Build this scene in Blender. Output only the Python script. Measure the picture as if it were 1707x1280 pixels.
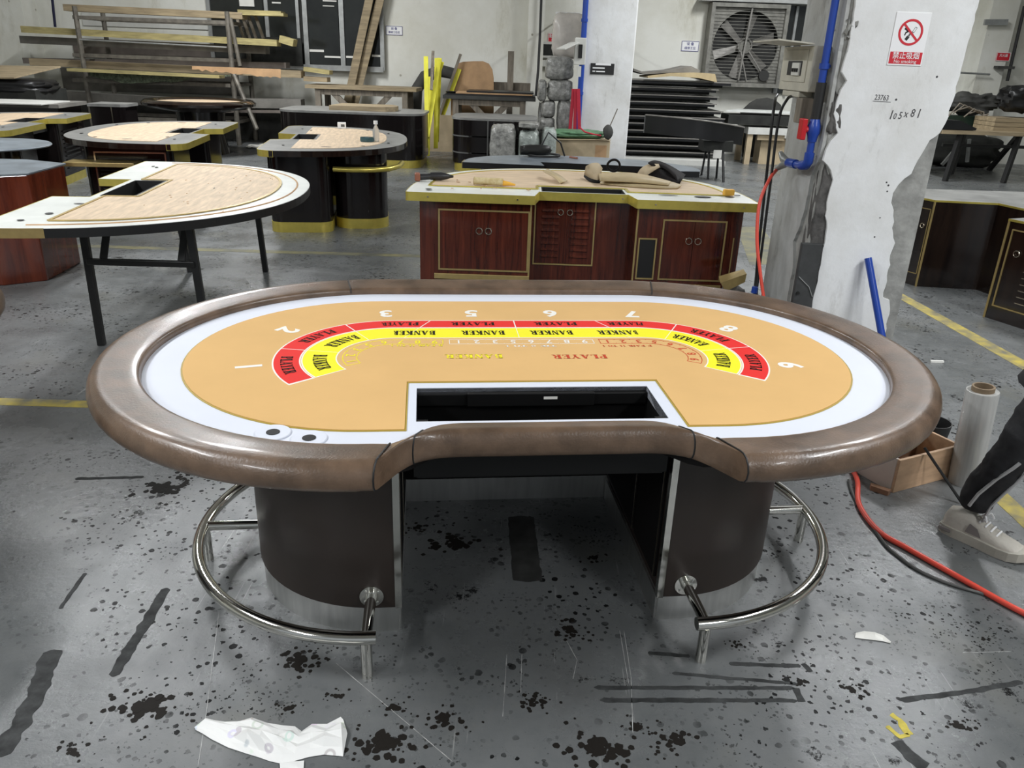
import bpy, bmesh, math, random
from mathutils import Vector, Matrix, geometry, noise
random.seed(7)
R_ = math.radians
for o in list(bpy.data.objects): bpy.data.objects.remove(o)
scene = bpy.context.scene
COL = scene.collection

# ---------------------------------------------------------------- camera
FPX, PITCH, ROLL, CAMH = 1320.0, R_(22.242), R_(2.039), 1.65
cF = Vector((0, math.cos(PITCH), -math.sin(PITCH)))
_r0 = Vector((1, 0, 0)); _d0 = Vector((0, -math.sin(PITCH), -math.cos(PITCH)))
cR = math.cos(ROLL)*_r0 - math.sin(ROLL)*_d0
cD = math.sin(ROLL)*_r0 + math.cos(ROLL)*_d0
camd = bpy.data.cameras.new('camera'); cam = bpy.data.objects.new('camera', camd); COL.objects.link(cam)
camd.sensor_width = 36.0; camd.lens = FPX/1707*36.0; camd.clip_start = .05; camd.clip_end = 200
m = Matrix((cR, -cD, -cF)).transposed().to_4x4(); m.translation = Vector((0, 0, CAMH)); cam.matrix_world = m
scene.camera = cam

# ---------------------------------------------------------------- world, exposure
w = bpy.data.worlds.new('hall_air'); scene.world = w; w.use_nodes = True
w.node_tree.nodes['Background'].inputs[0].default_value = (.86, .93, 1, 1)
w.node_tree.nodes['Background'].inputs[1].default_value = .55
vs = scene.view_settings
vs.view_transform = 'Standard'; vs.look = 'None'; vs.gamma = 1; vs.use_curve_mapping = False
vs.exposure = -0.5

# ---------------------------------------------------------------- helpers
def ray(px, py): return (px-853.5)/FPX*cR + (py-640)/FPX*cD + cF
def P(px, py, z=0.0):                       # point on the level z
    d = ray(px, py); t = (z-CAMH)/d.z; return Vector((d.x*t, d.y*t, z))
def Q(px, py, y):                           # point on the upright plane y
    d = ray(px, py); t = y/d.y; return Vector((d.x*t, y, CAMH+d.z*t))

class MB:
    def __init__(s): s.v = []; s.f = []
    def add(s, vs, fs):
        o = len(s.v); s.v += [Vector(p) for p in vs]; s.f += [tuple(i+o for i in f) for f in fs]; return s
    def box(s, x0, x1, y0, y1, z0, z1):
        return s.add([(x0,y0,z0),(x1,y0,z0),(x1,y1,z0),(x0,y1,z0),(x0,y0,z1),(x1,y0,z1),(x1,y1,z1),(x0,y1,z1)],
                     [(3,2,1,0),(4,5,6,7),(0,1,5,4),(1,2,6,5),(2,3,7,6),(3,0,4,7)])
    def bar(s, a, b, w, h, up=(0,0,1)):     # beam from a to b, w across, h along up
        a = Vector(a); b = Vector(b); d = (b-a).normalized(); up = Vector(up)
        if abs(d.dot(up)) > .99: up = Vector((0,1,0))
        x = d.cross(up).normalized(); u = x.cross(d).normalized()
        v = [p + x*(sx*w/2) + u*(sz*h/2) for p in (a, b) for sx, sz in ((-1,-1),(1,-1),(1,1),(-1,1))]
        return s.add(v, [(0,1,2,3),(7,6,5,4),(0,4,5,1),(1,5,6,2),(2,6,7,3),(3,7,4,0)])
    def tube(s, pts, r, n=10, closed=False, cap=True):
        pts = [Vector(p) for p in pts]; N = len(pts); rr = r if isinstance(r, (list, tuple)) else [r]*N
        rings = []; x = None
        for i, p in enumerate(pts):
            if closed: d = pts[(i+1) % N]-pts[i-1]
            else: d = pts[min(i+1, N-1)]-pts[max(i-1, 0)]
            d.normalize()
            if x is None:
                x = d.orthogonal().normalized()
            x = (x - d*x.dot(d))
            if x.length < 1e-6: x = d.orthogonal()
            x.normalize(); y = d.cross(x)
            rings.append([p + (x*math.cos(2*math.pi*k/n) + y*math.sin(2*math.pi*k/n))*rr[i] for k in range(n)])
        vs = [q for g in rings for q in g]; fs = []
        for i in range(N if closed else N-1):
            j = (i+1) % N
            fs += [(i*n+k, i*n+(k+1) % n, j*n+(k+1) % n, j*n+k) for k in range(n)]
        if cap and not closed: fs += [tuple(reversed(range(n))), tuple((N-1)*n+k for k in range(n))]
        return s.add(vs, fs)
    def cyl(s, a, b, r, r2=None, n=16): return s.tube([a, b], [r, r if r2 is None else r2], n)
    def prism(s, poly, z0, z1, holes=()):
        loops = [poly]+list(holes); flat = [p for l in loops for p in l]; n = len(flat)
        tris = geometry.tessellate_polygon([[Vector((p[0], p[1], 0)) for p in l] for l in loops])
        fs = []
        for t in tris:
            a, b, c = (flat[i] for i in t)
            ar = (b[0]-a[0])*(c[1]-a[1])-(b[1]-a[1])*(c[0]-a[0])
            if abs(ar) < 1e-12: continue
            t = t if ar > 0 else (t[0], t[2], t[1])
            fs.append(tuple(i+n for i in t)); fs.append((t[2], t[1], t[0]))
        o = 0
        for k, l in enumerate(loops):
            L = len(l); ar = sum(l[i][0]*l[(i+1) % L][1]-l[(i+1) % L][0]*l[i][1] for i in range(L))
            ccw = (ar > 0) == (k == 0)
            for i in range(L):
                a, b = o+i, o+(i+1) % L
                fs.append((a, b, b+n, a+n) if ccw else (b, a, a+n, b+n))
            o += L
        return s.add([(p[0], p[1], z0) for p in flat]+[(p[0], p[1], z1) for p in flat], fs)
    def wprism(s, poly, y0, y1):            # outline in x,z given thickness along y
        k = len(s.v); s.prism([(p[0], p[1]) for p in poly], -y1, -y0)
        for i in range(k, len(s.v)):
            v = s.v[i]; s.v[i] = Vector((v.x, -v.z, v.y))
        return s
    def lathe(s, prof, c=(0,0,0), n=32, sx=1, sy=1):
        c = Vector(c); vs = []; fs = []; m = len(prof)
        for k in range(n):
            a = 2*math.pi*k/n
            vs += [c+Vector((r*math.cos(a)*sx, r*math.sin(a)*sy, z)) for r, z in prof]
        for k in range(n):
            j = (k+1) % n
            fs += [(k*m+i, j*m+i, j*m+i+1, k*m+i+1) for i in range(m-1)]
        return s.add(vs, fs)
    def ring(s, c, R, r, axis='y', n=24, k=8):
        c = Vector(c); pts = []
        for i in range(n):
            a = 2*math.pi*i/n; u, v = R*math.cos(a), R*math.sin(a)
            pts.append(c+(Vector((u, 0, v)) if axis == 'y' else Vector((0, u, v)) if axis == 'x' else Vector((u, v, 0))))
        return s.tube(pts, r, k, closed=True)
    def blob(s, c, rx, ry, rz, amp=.0, fr=3., n=16, seed=0):
        c = Vector(c); vs = []; fs = []; m = n//2+1
        for i in range(m):
            th = math.pi*i/(m-1)
            for k in range(n):
                a = 2*math.pi*k/n
                d = Vector((math.sin(th)*math.cos(a), math.sin(th)*math.sin(a), math.cos(th)))
                e = 1+amp*noise.noise(d*fr+Vector((seed*7.3, 0, 0)))*2
                vs.append(c+Vector((d.x*rx, d.y*ry, d.z*rz))*e)
        for i in range(m-1):
            fs += [(i*n+k, (i+1)*n+k, (i+1)*n+(k+1) % n, i*n+(k+1) % n) for k in range(n)]
        return s.add(vs, fs)
    def cushion(s, c, sx, sy, sz, amp=.05, seed=0, n=7, rz=0, pw=3.5):   # lumpy rounded block
        c = Vector(c); rot = Matrix.Rotation(rz, 3, 'Z'); bm = bmesh.new(); bmesh.ops.create_cube(bm, size=2)
        bmesh.ops.subdivide_edges(bm, edges=bm.edges[:], cuts=n, use_grid_fill=True)
        k = len(s.v)
        for v in bm.verts:
            p = v.co; L = (abs(p.x)**pw+abs(p.y)**pw+abs(p.z)**pw)**(1/pw); p = p/L
            e = 1+amp*noise.noise(p*2.6+Vector((seed*5.1, seed, 0)))*2+amp*.5*noise.noise(p*7+Vector((seed, 3, 0)))
            s.v.append(c+rot @ Vector((p.x*sx/2, p.y*sy/2, p.z*sz/2))*e)
        s.f += [tuple(v.index+k for v in f.verts) for f in bm.faces]; bm.free(); return s
    def map(s, fn, k=0):
        for i in range(k, len(s.v)): s.v[i] = Vector(fn(s.v[i]))
        return s
    def mesh(s, name, smooth=None):
        me = bpy.data.meshes.new(name); me.from_pydata([tuple(v) for v in s.v], [], s.f); me.validate()
        if smooth is not None:
            me.shade_smooth(); me.set_sharp_from_angle(angle=R_(smooth))
        me.update(); return me

MATS = {}
def M(name): return MATS[name]
def link(name, me, mat, parent=None):
    o = bpy.data.objects.new(name, me); COL.objects.link(o)
    if mat is not None and not me.materials: me.materials.append(M(mat) if isinstance(mat, str) else mat)
    if parent is not None: o.parent = parent
    return o
def tag(o, label, cat, group=None):
    o['label'] = label; o['category'] = cat
    if group: o['group'] = group
    return o
def thing(name, label, cat, loc=(0,0,0), rz=0, group=None):
    o = bpy.data.objects.new(name, None); COL.objects.link(o); o.location = loc; o.rotation_euler = (0, 0, rz)
    o.empty_display_size = .1
    return tag(o, label, cat, group)
def wm(o):
    m = Matrix.Translation(o.location) @ o.rotation_euler.to_matrix().to_4x4()
    return wm(o.parent) @ m if o.parent else m
def part(parent, name, mb, mat, label=None, smooth=None, bevel=0, world=False, seg=2):
    if world and parent is not None:
        iv = wm(parent).inverted(); mb.map(lambda v: iv @ v)
    o = link(name, mb.mesh(name, smooth), mat, parent)
    if label: o['label'] = label
    if bevel:
        b = o.modifiers.new('bevel', 'BEVEL'); b.width = bevel; b.segments = seg; b.limit_method = 'ANGLE'; b.angle_limit = R_(40)
    return o
def solo(name, mb, mat, label, cat, group=None, smooth=None, bevel=0, base=None):
    """a thing that is a single mesh; its origin is put at its base"""
    if base is None:
        xs = [v.x for v in mb.v]; ys = [v.y for v in mb.v]; zs = [v.z for v in mb.v]
        base = Vector(((min(xs)+max(xs))/2, (min(ys)+max(ys))/2, min(zs)))
    base = Vector(base); mb.map(lambda v: v-base)
    o = part(None, name, mb, mat, smooth=smooth, bevel=bevel); o.location = base
    return tag(o, label, cat, group)
def struct(name, mb, mat, parent=None, smooth=None, bevel=0):
    o = part(parent, name, mb, mat, smooth=smooth, bevel=bevel)
    if parent is None: o['kind'] = 'structure'
    return o
def text_mesh(txt, size=1.0, bold=0.0, extr=0.0):
    cu = bpy.data.curves.new('text', 'FONT'); cu.body = txt; cu.size = size; cu.align_x = 'CENTER'; cu.align_y = 'CENTER'
    cu.offset = bold; cu.extrude = extr; cu.resolution_u = 3
    ob = bpy.data.objects.new('text', cu); COL.objects.link(ob)
    dg = bpy.context.evaluated_depsgraph_get(); dg.update()
    me = bpy.data.meshes.new_from_object(ob.evaluated_get(dg))
    bpy.data.objects.remove(ob); bpy.data.curves.remove(cu); me.materials.clear()
    return me
def text_part(parent, name, txt, size, mat, mtx, bold=0.0, extr=0.0):
    me = text_mesh(txt, size, bold, extr); me.transform(mtx); o = link(name, me, mat, parent); return o
def wall_text(parent, name, txt, size, mat, loc, bold=0, sx=1.0, tilt=0.0):   # text facing -y (toward the camera side)
    mt = Matrix.Translation(loc) @ Matrix.Rotation(tilt, 4, 'Y') @ Matrix.Rotation(math.pi/2, 4, 'X') @ Matrix.Diagonal((sx, 1, 1, 1))
    return text_part(parent, name, txt, size, mat, mt, bold)

# ---------------------------------------------------------------- materials
def mat(name, col, rough=.5, metal=0., var=0., vs=8., bump=0., bs=40., coat=0., spec=.5, alpha=1., trans=0., col2=None, emit=None, stretch=None, rv=0.):
    m = bpy.data.materials.new(name); m.use_nodes = True; nt = m.node_tree; b = nt.nodes['Principled BSDF']
    I = b.inputs; I['Base Color'].default_value = (*col, 1); I['Roughness'].default_value = rough; I['Metallic'].default_value = metal
    I['Coat Weight'].default_value = coat; I['Coat Roughness'].default_value = .12; I['Specular IOR Level'].default_value = spec
    I['Alpha'].default_value = alpha; I['Transmission Weight'].default_value = trans
    if emit: I['Emission Color'].default_value = (*emit[0], 1); I['Emission Strength'].default_value = emit[1]
    if var or bump or col2:
        tc = nt.nodes.new('ShaderNodeTexCoord'); mp = nt.nodes.new('ShaderNodeMapping'); nt.links.new(tc.outputs['Object'], mp.inputs[0])
        if stretch: mp.inputs['Scale'].default_value = stretch
    if var or col2:
        n = nt.nodes.new('ShaderNodeTexNoise'); n.inputs['Scale'].default_value = vs; n.inputs['Detail'].default_value = 6; n.inputs['Roughness'].default_value = .6
        nt.links.new(mp.outputs[0], n.inputs['Vector'])
        r = nt.nodes.new('ShaderNodeValToRGB'); e = r.color_ramp.elements
        c2 = col2 or tuple(c*(1-var) for c in col); c1 = col if col2 else tuple(min(1, c*(1+var*.6)) for c in col)
        e[0].position = .32; e[0].color = (*c2, 1); e[1].position = .68; e[1].color = (*c1, 1)
        nt.links.new(n.outputs[0], r.inputs[0]); nt.links.new(r.outputs[0], I['Base Color'])
        if rv:
            mr = nt.nodes.new('ShaderNodeMapRange'); mr.inputs[3].default_value = max(.02, rough-rv); mr.inputs[4].default_value = rough+rv
            nt.links.new(n.outputs[0], mr.inputs[0]); nt.links.new(mr.outputs[0], I['Roughness'])
    if bump:
        n2 = nt.nodes.new('ShaderNodeTexNoise'); n2.inputs['Scale'].default_value = bs; n2.inputs['Detail'].default_value = 5
        nt.links.new(mp.outputs[0], n2.inputs['Vector'])
        bp = nt.nodes.new('ShaderNodeBump'); bp.inputs['Strength'].default_value = bump; bp.inputs['Distance'].default_value = .01
        nt.links.new(n2.outputs[0], bp.inputs['Height']); nt.links.new(bp.outputs[0], I['Normal'])
    MATS[name] = m; return m

mat('leather', (.140, .090, .058), .34, var=.45, vs=9, bump=.12, bs=160, coat=.25, rv=.08)
mat('felt', (.73, .46, .19), .85, var=.05, vs=3, bump=.03, bs=500, spec=.2)
mat('felt_edge', (.42, .30, .04), .5)
mat('white_felt', (.72, .75, .83), .6, var=.02, vs=4, spec=.25)
mat('print_red', (.80, .035, .030), .7, spec=.2)
mat('print_yellow', (.93, .86, .03), .7, spec=.2)
mat('print_yellow_line', (.93, .82, .03), .7, spec=.2)
mat('print_rust', (.60, .075, .03), .7, spec=.2)
mat('print_white', (.88, .86, .80), .7, spec=.2)
mat('print_black', (.012, .010, .008), .7, spec=.2)
mat('base_brown', (.026, .018, .014), .42, var=.15, vs=5)
mat('panel_black', (.006, .005, .005), .6, spec=.2)
mat('plastic_black', (.005, .005, .005), .45, spec=.3)
mat('chrome', (.72, .71, .66), .10, metal=1)
mat('steel', (.70, .70, .68), .36, metal=1, var=.12, vs=40, stretch=(1, 1, .1))
mat('brass', (.70, .58, .13), .30, metal=.65, var=.12, vs=10)
mat('brass_dull', (.48, .36, .15), .38, metal=.6, var=.15, vs=12)
mat('ring_metal', (.70, .62, .50), .22, metal=1)
mat('ply', (.62, .48, .33), .6, var=.22, vs=5, stretch=(1, 6, 1), spec=.3)
mat('ply_white', (.74, .76, .72), .35, var=.10, vs=6, spec=.4)
mat('top_grey', (.23, .23, .22), .35, var=.3, vs=5)
mat('top_grey_blue', (.20, .23, .26), .3, var=.3, vs=6)
mat('slot_dark', (.006, .006, .006), .6)
mat('black_gloss', (.010, .008, .008), .14, var=.3, vs=4, stretch=(9, 9, .4))
mat('black_steel', (.012, .012, .012), .4)
mat('iron_dark', (.03, .03, .028), .5, metal=.6)
mat('black_sheet', (.010, .010, .011), .38, var=.3, vs=3)
mat('grey_edge', (.20, .19, .17), .6, var=.3, vs=9)
mat('kraft', (.48, .30, .16), .8, var=.2, vs=4)
mat('kraft_pale', (.50, .40, .26), .75, var=.2, vs=4)
mat('tan_hide', (.46, .36, .20), .6, var=.2, vs=5)
mat('hide_black', (.010, .008, .008), .8, spec=.2)
mat('tool_black', (.02, .02, .022), .4)
mat('tool_rust', (.26, .09, .05), .5)
mat('board_tan', (.33, .26, .16), .75, var=.35, vs=5, stretch=(.5, 4, 4))
mat('board_yellow', (.40, .34, .15), .7, var=.35, vs=6, stretch=(.6, 4, 4))
mat('board_grey', (.19, .18, .16), .8, var=.35, vs=3)
mat('board_mauve', (.17, .145, .125), .8, var=.3, vs=3)
mat('board_dark', (.055, .055, .05), .8, var=.4, vs=3)
mat('old_wood', (.22, .19, .15), .85, var=.4, vs=6, stretch=(4, 4, .6))
mat('paint_white_panel', (.62, .62, .58), .7, var=.12, vs=3)
mat('rack_steel', (.17, .155, .13), .6, metal=.3, var=.35, vs=10)
mat('shag', (.16, .19, .13), .95, var=.6, vs=25, bump=.8, bs=60)
mat('yellow_strip', (.85, .80, .06), .5, var=.12, vs=6)
mat('yellow_line', (.46, .36, .05), .7, vs=9, bump=.1, col2=(.12, .115, .09)); mat('yellow_faint', (.22, .20, .09), .7, vs=5, col2=(.085, .09, .085))
mat('alu', (.36, .37, .36), .45, metal=.5, var=.2, vs=8)
mat('glass_dark', (.022, .024, .022), .12, var=.3, vs=2)
mat('paper_white', (.78, .77, .72), .8, var=.05, vs=9)
mat('sign_white', (.88, .88, .88), .35)
mat('sign_red', (.60, .02, .035), .4)
mat('sign_black', (.012, .012, .012), .4)
mat('sign_blue', (.05, .05, .22), .5)
mat('blue_pvc', (.018, .06, .34), .28)
mat('red_pvc', (.50, .012, .018), .35)
mat('hose_red', (.75, .085, .055), .38)
mat('rubber', (.012, .012, .012), .5)
mat('cable_grey', (.10, .10, .095), .6)
mat('box_cream', (.50, .48, .40), .5, var=.2, vs=6)
mat('box_white', (.62, .62, .58), .5)
mat('bubble', (.30, .30, .28), .22, var=.5, vs=16, bump=.9, bs=45, coat=.3)
mat('bubble_green', (.34, .38, .35), .2, var=.4, vs=14, bump=.9, bs=50, coat=.4)
mat('plastic_bag', (.64, .60, .55), .25, var=.18, vs=5, bump=.3, bs=12, coat=.3)
mat('strap_red', (.48, .015, .04), .5)
mat('net_green', (.09, .19, .10), .6, var=.3, vs=20)
mat('film', (.52, .52, .50), .16, var=.16, vs=7, stretch=(6, 6, .5), coat=.5)
mat('card_core', (.22, .16, .10), .8)
mat('box_wood', (.55, .36, .22), .6, var=.25, vs=5, stretch=(1, 4, 4))
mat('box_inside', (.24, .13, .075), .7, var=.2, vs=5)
mat('box_end', (.58, .50, .43), .6, var=.1, vs=5)
mat('pants', (.014, .014, .016), .8, var=.3, vs=14, bump=.5, bs=18)
mat('jacket', (.035, .036, .038), .85, var=.3, vs=10)
mat('jacket_navy', (.012, .013, .045), .8)
mat('piping', (.42, .42, .42), .6)
mat('shoe', (.52, .49, .43), .6, var=.12, vs=12, bump=.2, bs=90)
mat('shoe_grey', (.22, .20, .19), .6)
mat('sole', (.44, .42, .36), .6, var=.2, vs=10)
mat('skin', (.55, .34, .24), .5)
mat('hair', (.012, .010, .009), .5)
mat('fan_grey', (.22, .215, .19), .6, metal=.3, var=.35, vs=8)
mat('fan_blade', (.24, .23, .21), .5, metal=.3, var=.3, vs=8)
mat('fan_dark', (.03, .03, .028), .8)
mat('concrete_core', (.33, .33, .31), .9, var=.35, vs=7, bump=.8, bs=18)
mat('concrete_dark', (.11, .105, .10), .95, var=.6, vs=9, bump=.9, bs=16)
mat('plate_dark', (.045, .047, .047), .7, var=.4, vs=8)
mat('blue_clear', (.05, .12, .14), .1, trans=.3)
mat('bottle_clear', (.75, .76, .74), .12, trans=.75)
mat('tube_cream', (.66, .58, .36), .45, var=.3, vs=30, col2=(.48, .36, .16))
mat('tape_orange', (.85, .46, .06), .4)
mat('bag_print_yellow', (.75, .78, .15), .8)
mat('bag_print_pink', (.75, .50, .48), .8)
mat('bag_print_blue', (.42, .42, .60), .8)
mat('bag_print_green', (.55, .72, .56), .8)
mat('shed_dark', (.02, .021, .018), .8, var=.5, vs=6)
mat('lamp_body', (.7, .7, .7), .5)
mat('lamp_glow', (1, 1, 1), .5, emit=((.95, .98, 1), 9))

def wood_mat(name, c1, c2, sc=14, rough=.14, ax=(1, 1, .06)):
    m = bpy.data.materials.new(name); m.use_nodes = True; nt = m.node_tree; b = nt.nodes['Principled BSDF']
    tc = nt.nodes.new('ShaderNodeTexCoord'); mp = nt.nodes.new('ShaderNodeMapping'); mp.inputs['Scale'].default_value = ax
    n = nt.nodes.new('ShaderNodeTexNoise'); n.inputs['Scale'].default_value = sc*2; n.inputs['Detail'].default_value = 8; n.inputs['Roughness'].default_value = .7
    n.inputs['Distortion'].default_value = .6
    r = nt.nodes.new('ShaderNodeValToRGB'); e = r.color_ramp.elements; e[0].position = .35; e[0].color = (*c2, 1); e[1].position = .65; e[1].color = (*c1, 1)
    L = nt.links; L.new(tc.outputs['Object'], mp.inputs[0]); L.new(mp.outputs[0], n.inputs['Vector']); L.new(n.outputs[0], r.inputs[0]); L.new(r.outputs[0], b.inputs['Base Color'])
    b.inputs['Roughness'].default_value = rough; b.inputs['Coat Weight'].default_value = .4; b.inputs['Coat Roughness'].default_value = .08
    MATS[name] = m
wood_mat('mahogany', (.115, .024, .012), (.030, .006, .004))
wood_mat('mahogany_red', (.17, .035, .015), (.075, .014, .007), 8)
wood_mat('rosewood', (.022, .013, .009), (.006, .004, .004), 8)

def plaster_mat(name, base, stain, dirt, sc=.6, spots=True):
    m = bpy.data.materials.new(name); m.use_nodes = True; nt = m.node_tree; b = nt.nodes['Principled BSDF']; L = nt.links
    tc = nt.nodes.new('ShaderNodeTexCoord')
    def nz(scale, det=8, rough=.65, st=None):
        n = nt.nodes.new('ShaderNodeTexNoise'); n.inputs['Scale'].default_value = scale; n.inputs['Detail'].default_value = det; n.inputs['Roughness'].default_value = rough
        if st:
            mp = nt.nodes.new('ShaderNodeMapping'); mp.inputs['Scale'].default_value = st; L.new(tc.outputs['Object'], mp.inputs[0]); L.new(mp.outputs[0], n.inputs['Vector'])
        else: L.new(tc.outputs['Object'], n.inputs['Vector'])
        return n
    def ramp(src, p0, p1, c0, c1):
        r = nt.nodes.new('ShaderNodeValToRGB'); e = r.color_ramp.elements; e[0].position = p0; e[0].color = (*c0, 1); e[1].position = p1; e[1].color = (*c1, 1); L.new(src, r.inputs[0]); return r
    r1 = ramp(nz(sc).outputs[0], .38, .62, stain, base)
    mx = nt.nodes.new('ShaderNodeMix'); mx.data_type = 'RGBA'; mx.blend_type = 'MULTIPLY'
    r2 = ramp(nz(sc*2.2, 9, .75, (1, 1, .35)).outputs[0], .30, .44, dirt, (1, 1, 1)); mx.inputs[0].default_value = .8
    L.new(r1.outputs[0], mx.inputs[6]); L.new(r2.outputs[0], mx.inputs[7]); out = mx.outputs[2]
    if spots:
        v = nt.nodes.new('ShaderNodeTexVoronoi'); v.inputs['Scale'].default_value = 3.2; L.new(tc.outputs['Object'], v.inputs['Vector'])
        r3 = ramp(v.outputs['Distance'], .05, .09, (.45, .43, .38), (1, 1, 1))
        m2 = nt.nodes.new('ShaderNodeMix'); m2.data_type = 'RGBA'; m2.blend_type = 'MULTIPLY'
        rr = ramp(nz(.9, 3).outputs[0], .52, .58, (0, 0, 0), (1, 1, 1)); L.new(rr.outputs[0], m2.inputs[0])
        L.new(out, m2.inputs[6]); L.new(r3.outputs[0], m2.inputs[7]); out = m2.outputs[2]
    L.new(out, b.inputs['Base Color']); b.inputs['Roughness'].default_value = .85; b.inputs['Specular IOR Level'].default_value = .25
    bp = nt.nodes.new('ShaderNodeBump'); bp.inputs['Strength'].default_value = .35; bp.inputs['Distance'].default_value = .01
    L.new(nz(9, 8).outputs[0], bp.inputs['Height']); L.new(bp.outputs[0], b.inputs['Normal'])
    MATS[name] = m
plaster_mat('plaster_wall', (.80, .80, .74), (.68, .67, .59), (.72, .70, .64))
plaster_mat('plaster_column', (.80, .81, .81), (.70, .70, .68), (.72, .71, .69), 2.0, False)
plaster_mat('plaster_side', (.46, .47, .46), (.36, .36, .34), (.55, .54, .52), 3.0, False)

def floor_mat():
    m = bpy.data.materials.new('shop_floor'); m.use_nodes = True; nt = m.node_tree; b = nt.nodes['Principled BSDF']; L = nt.links
    tc = nt.nodes.new('ShaderNodeTexCoord'); co = tc.outputs['Object']
    def nz(scale, det=6, rough=.6, st=None, rot=0):
        n = nt.nodes.new('ShaderNodeTexNoise'); n.inputs['Scale'].default_value = scale; n.inputs['Detail'].default_value = det; n.inputs['Roughness'].default_value = rough
        if st:
            mp = nt.nodes.new('ShaderNodeMapping'); mp.inputs['Scale'].default_value = st; mp.inputs['Rotation'].default_value = (0, 0, rot); L.new(co, mp.inputs[0]); L.new(mp.outputs[0], n.inputs['Vector'])
        else: L.new(co, n.inputs['Vector'])
        return n.outputs[0]
    def ramp(src, stops):
        r = nt.nodes.new('ShaderNodeValToRGB'); e = r.color_ramp.elements
        while len(e) < len(stops): e.new(.5)
        for k, (p, c) in enumerate(stops): e[k].position = p; e[k].color = (*c, 1) if isinstance(c, tuple) else (c, c, c, 1)
        L.new(src, r.inputs[0]); return r.outputs[0]
    def mix(fac, a, bb, mode='MIX'):
        x = nt.nodes.new('ShaderNodeMix'); x.data_type = 'RGBA'; x.blend_type = mode
        if isinstance(fac, float): x.inputs[0].default_value = fac
        else: L.new(fac, x.inputs[0])
        for i, s in ((6, a), (7, bb)):
            if isinstance(s, tuple): x.inputs[i].default_value = (*s, 1)
            else: L.new(s, x.inputs[i])
        return x.outputs[2]
    def math_(op, a, bb):
        x = nt.nodes.new('ShaderNodeMath'); x.operation = op
        for i, s in ((0, a), (1, bb)):
            if isinstance(s, float): x.inputs[i].default_value = s
            else: L.new(s, x.inputs[i])
        return x.outputs[0]
    def vor(scale, dist=.0, st=None):
        v = nt.nodes.new('ShaderNodeTexVoronoi'); v.inputs['Scale'].default_value = scale
        # wobble the coordinates so drops are not round
        n = nt.nodes.new('ShaderNodeTexNoise'); n.inputs['Scale'].default_value = scale*1.7; n.inputs['Detail'].default_value = 3; L.new(co, n.inputs['Vector'])
        x = nt.nodes.new('ShaderNodeMix'); x.data_type = 'VECTOR'; x.inputs[0].default_value = dist
        L.new(co, x.inputs[4]); L.new(n.outputs['Color'], x.inputs[5])
        L.new(x.outputs[1], v.inputs['Vector']); return v
    base = ramp(nz(1.6, 8, .65), [(.30, (.086, .093, .094)), (.5, (.130, .137, .139)), (.72, (.186, .190, .190))])
    base = mix(ramp(nz(14, 8, .7), [(.35, .0), (.8, .55)]), base, (.17, .175, .17))
    # broad oily stains
    base = mix(ramp(nz(.8, 7, .7), [(.54, .0), (.70, .6)]), base, (.035, .036, .034))
    # tint patches
    base = mix(ramp(nz(2.3, 4, .5), [(.58, .0), (.72, .22)]), base, (.16, .15, .10))
    # paint drops of three sizes, gathered by a mask
    mask = ramp(nz(1.3, 6, .65), [(.44, .0), (.56, 1.0)])
    mask2 = ramp(nz(2.2, 5, .6), [(.54, .0), (.62, 1.0)])
    black = (.010, .010, .010); spm = None
    for sc, th, mk in ((24., .24, mask), (48., .30, mask), (90., .34, mask2), (13., .14, mask)):
        v = vor(sc, .014)
        wc = nt.nodes.new('ShaderNodeTexWhiteNoise'); wc.noise_dimensions = '3D'; L.new(v.outputs['Position'], wc.inputs['Vector'])
        lim = math_('MULTIPLY', wc.outputs['Value'], th*2.0)
        s = math_('LESS_THAN', v.outputs['Distance'], math_('SUBTRACT', lim, th*.7))
        dm_ = math_('MULTIPLY', s, mk); base = mix(dm_, base, black); spm = dm_ if spm is None else math_('MAXIMUM', spm, dm_)
    # spills
    sp = math_('MULTIPLY', ramp(nz(3.1, 9, .8), [(.60, .0), (.625, 1.0)]), ramp(nz(18, 6, .7), [(.42, .0), (.5, 1.0)]))
    base = mix(sp, base, (.014, .014, .014)); spm = math_('MAXIMUM', spm, sp)
    # pale scratches
    for rot in (.5, -1.0):
        sc_ = ramp(nz(1.6, 2, .4, (60, 1.2, 1), rot), [(.705, .0), (.72, .55)])
        base = mix(math_('MULTIPLY', sc_, ramp(nz(3, 4), [(.5, .0), (.6, 1.0)])), base, (.34, .34, .33))
    ws = math_('MULTIPLY', ramp(nz(60, 4, .8), [(.67, .0), (.69, .6)]), ramp(nz(2.6, 4), [(.52, .0), (.6, 1.0)]))
    base = mix(ws, base, (.36, .36, .34))
    L.new(base, b.inputs['Base Color'])
    L.new(ramp(nz(2.2, 8, .7), [(.3, .17), (.5, .30), (.75, .55)]), b.inputs['Roughness'])
    L.new(math_('SUBTRACT', .5, math_('MULTIPLY', spm, .42)), b.inputs['Specular IOR Level'])
    bp = nt.nodes.new('ShaderNodeBump'); bp.inputs['Strength'].default_value = .22; bp.inputs['Distance'].default_value = .01
    L.new(nz(22, 8, .7), bp.inputs['Height']); L.new(bp.outputs[0], b.inputs['Normal'])
    MATS['shop_floor'] = m
floor_mat()
mat('ceiling_paint', (.50, .50, .48), .9)

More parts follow.
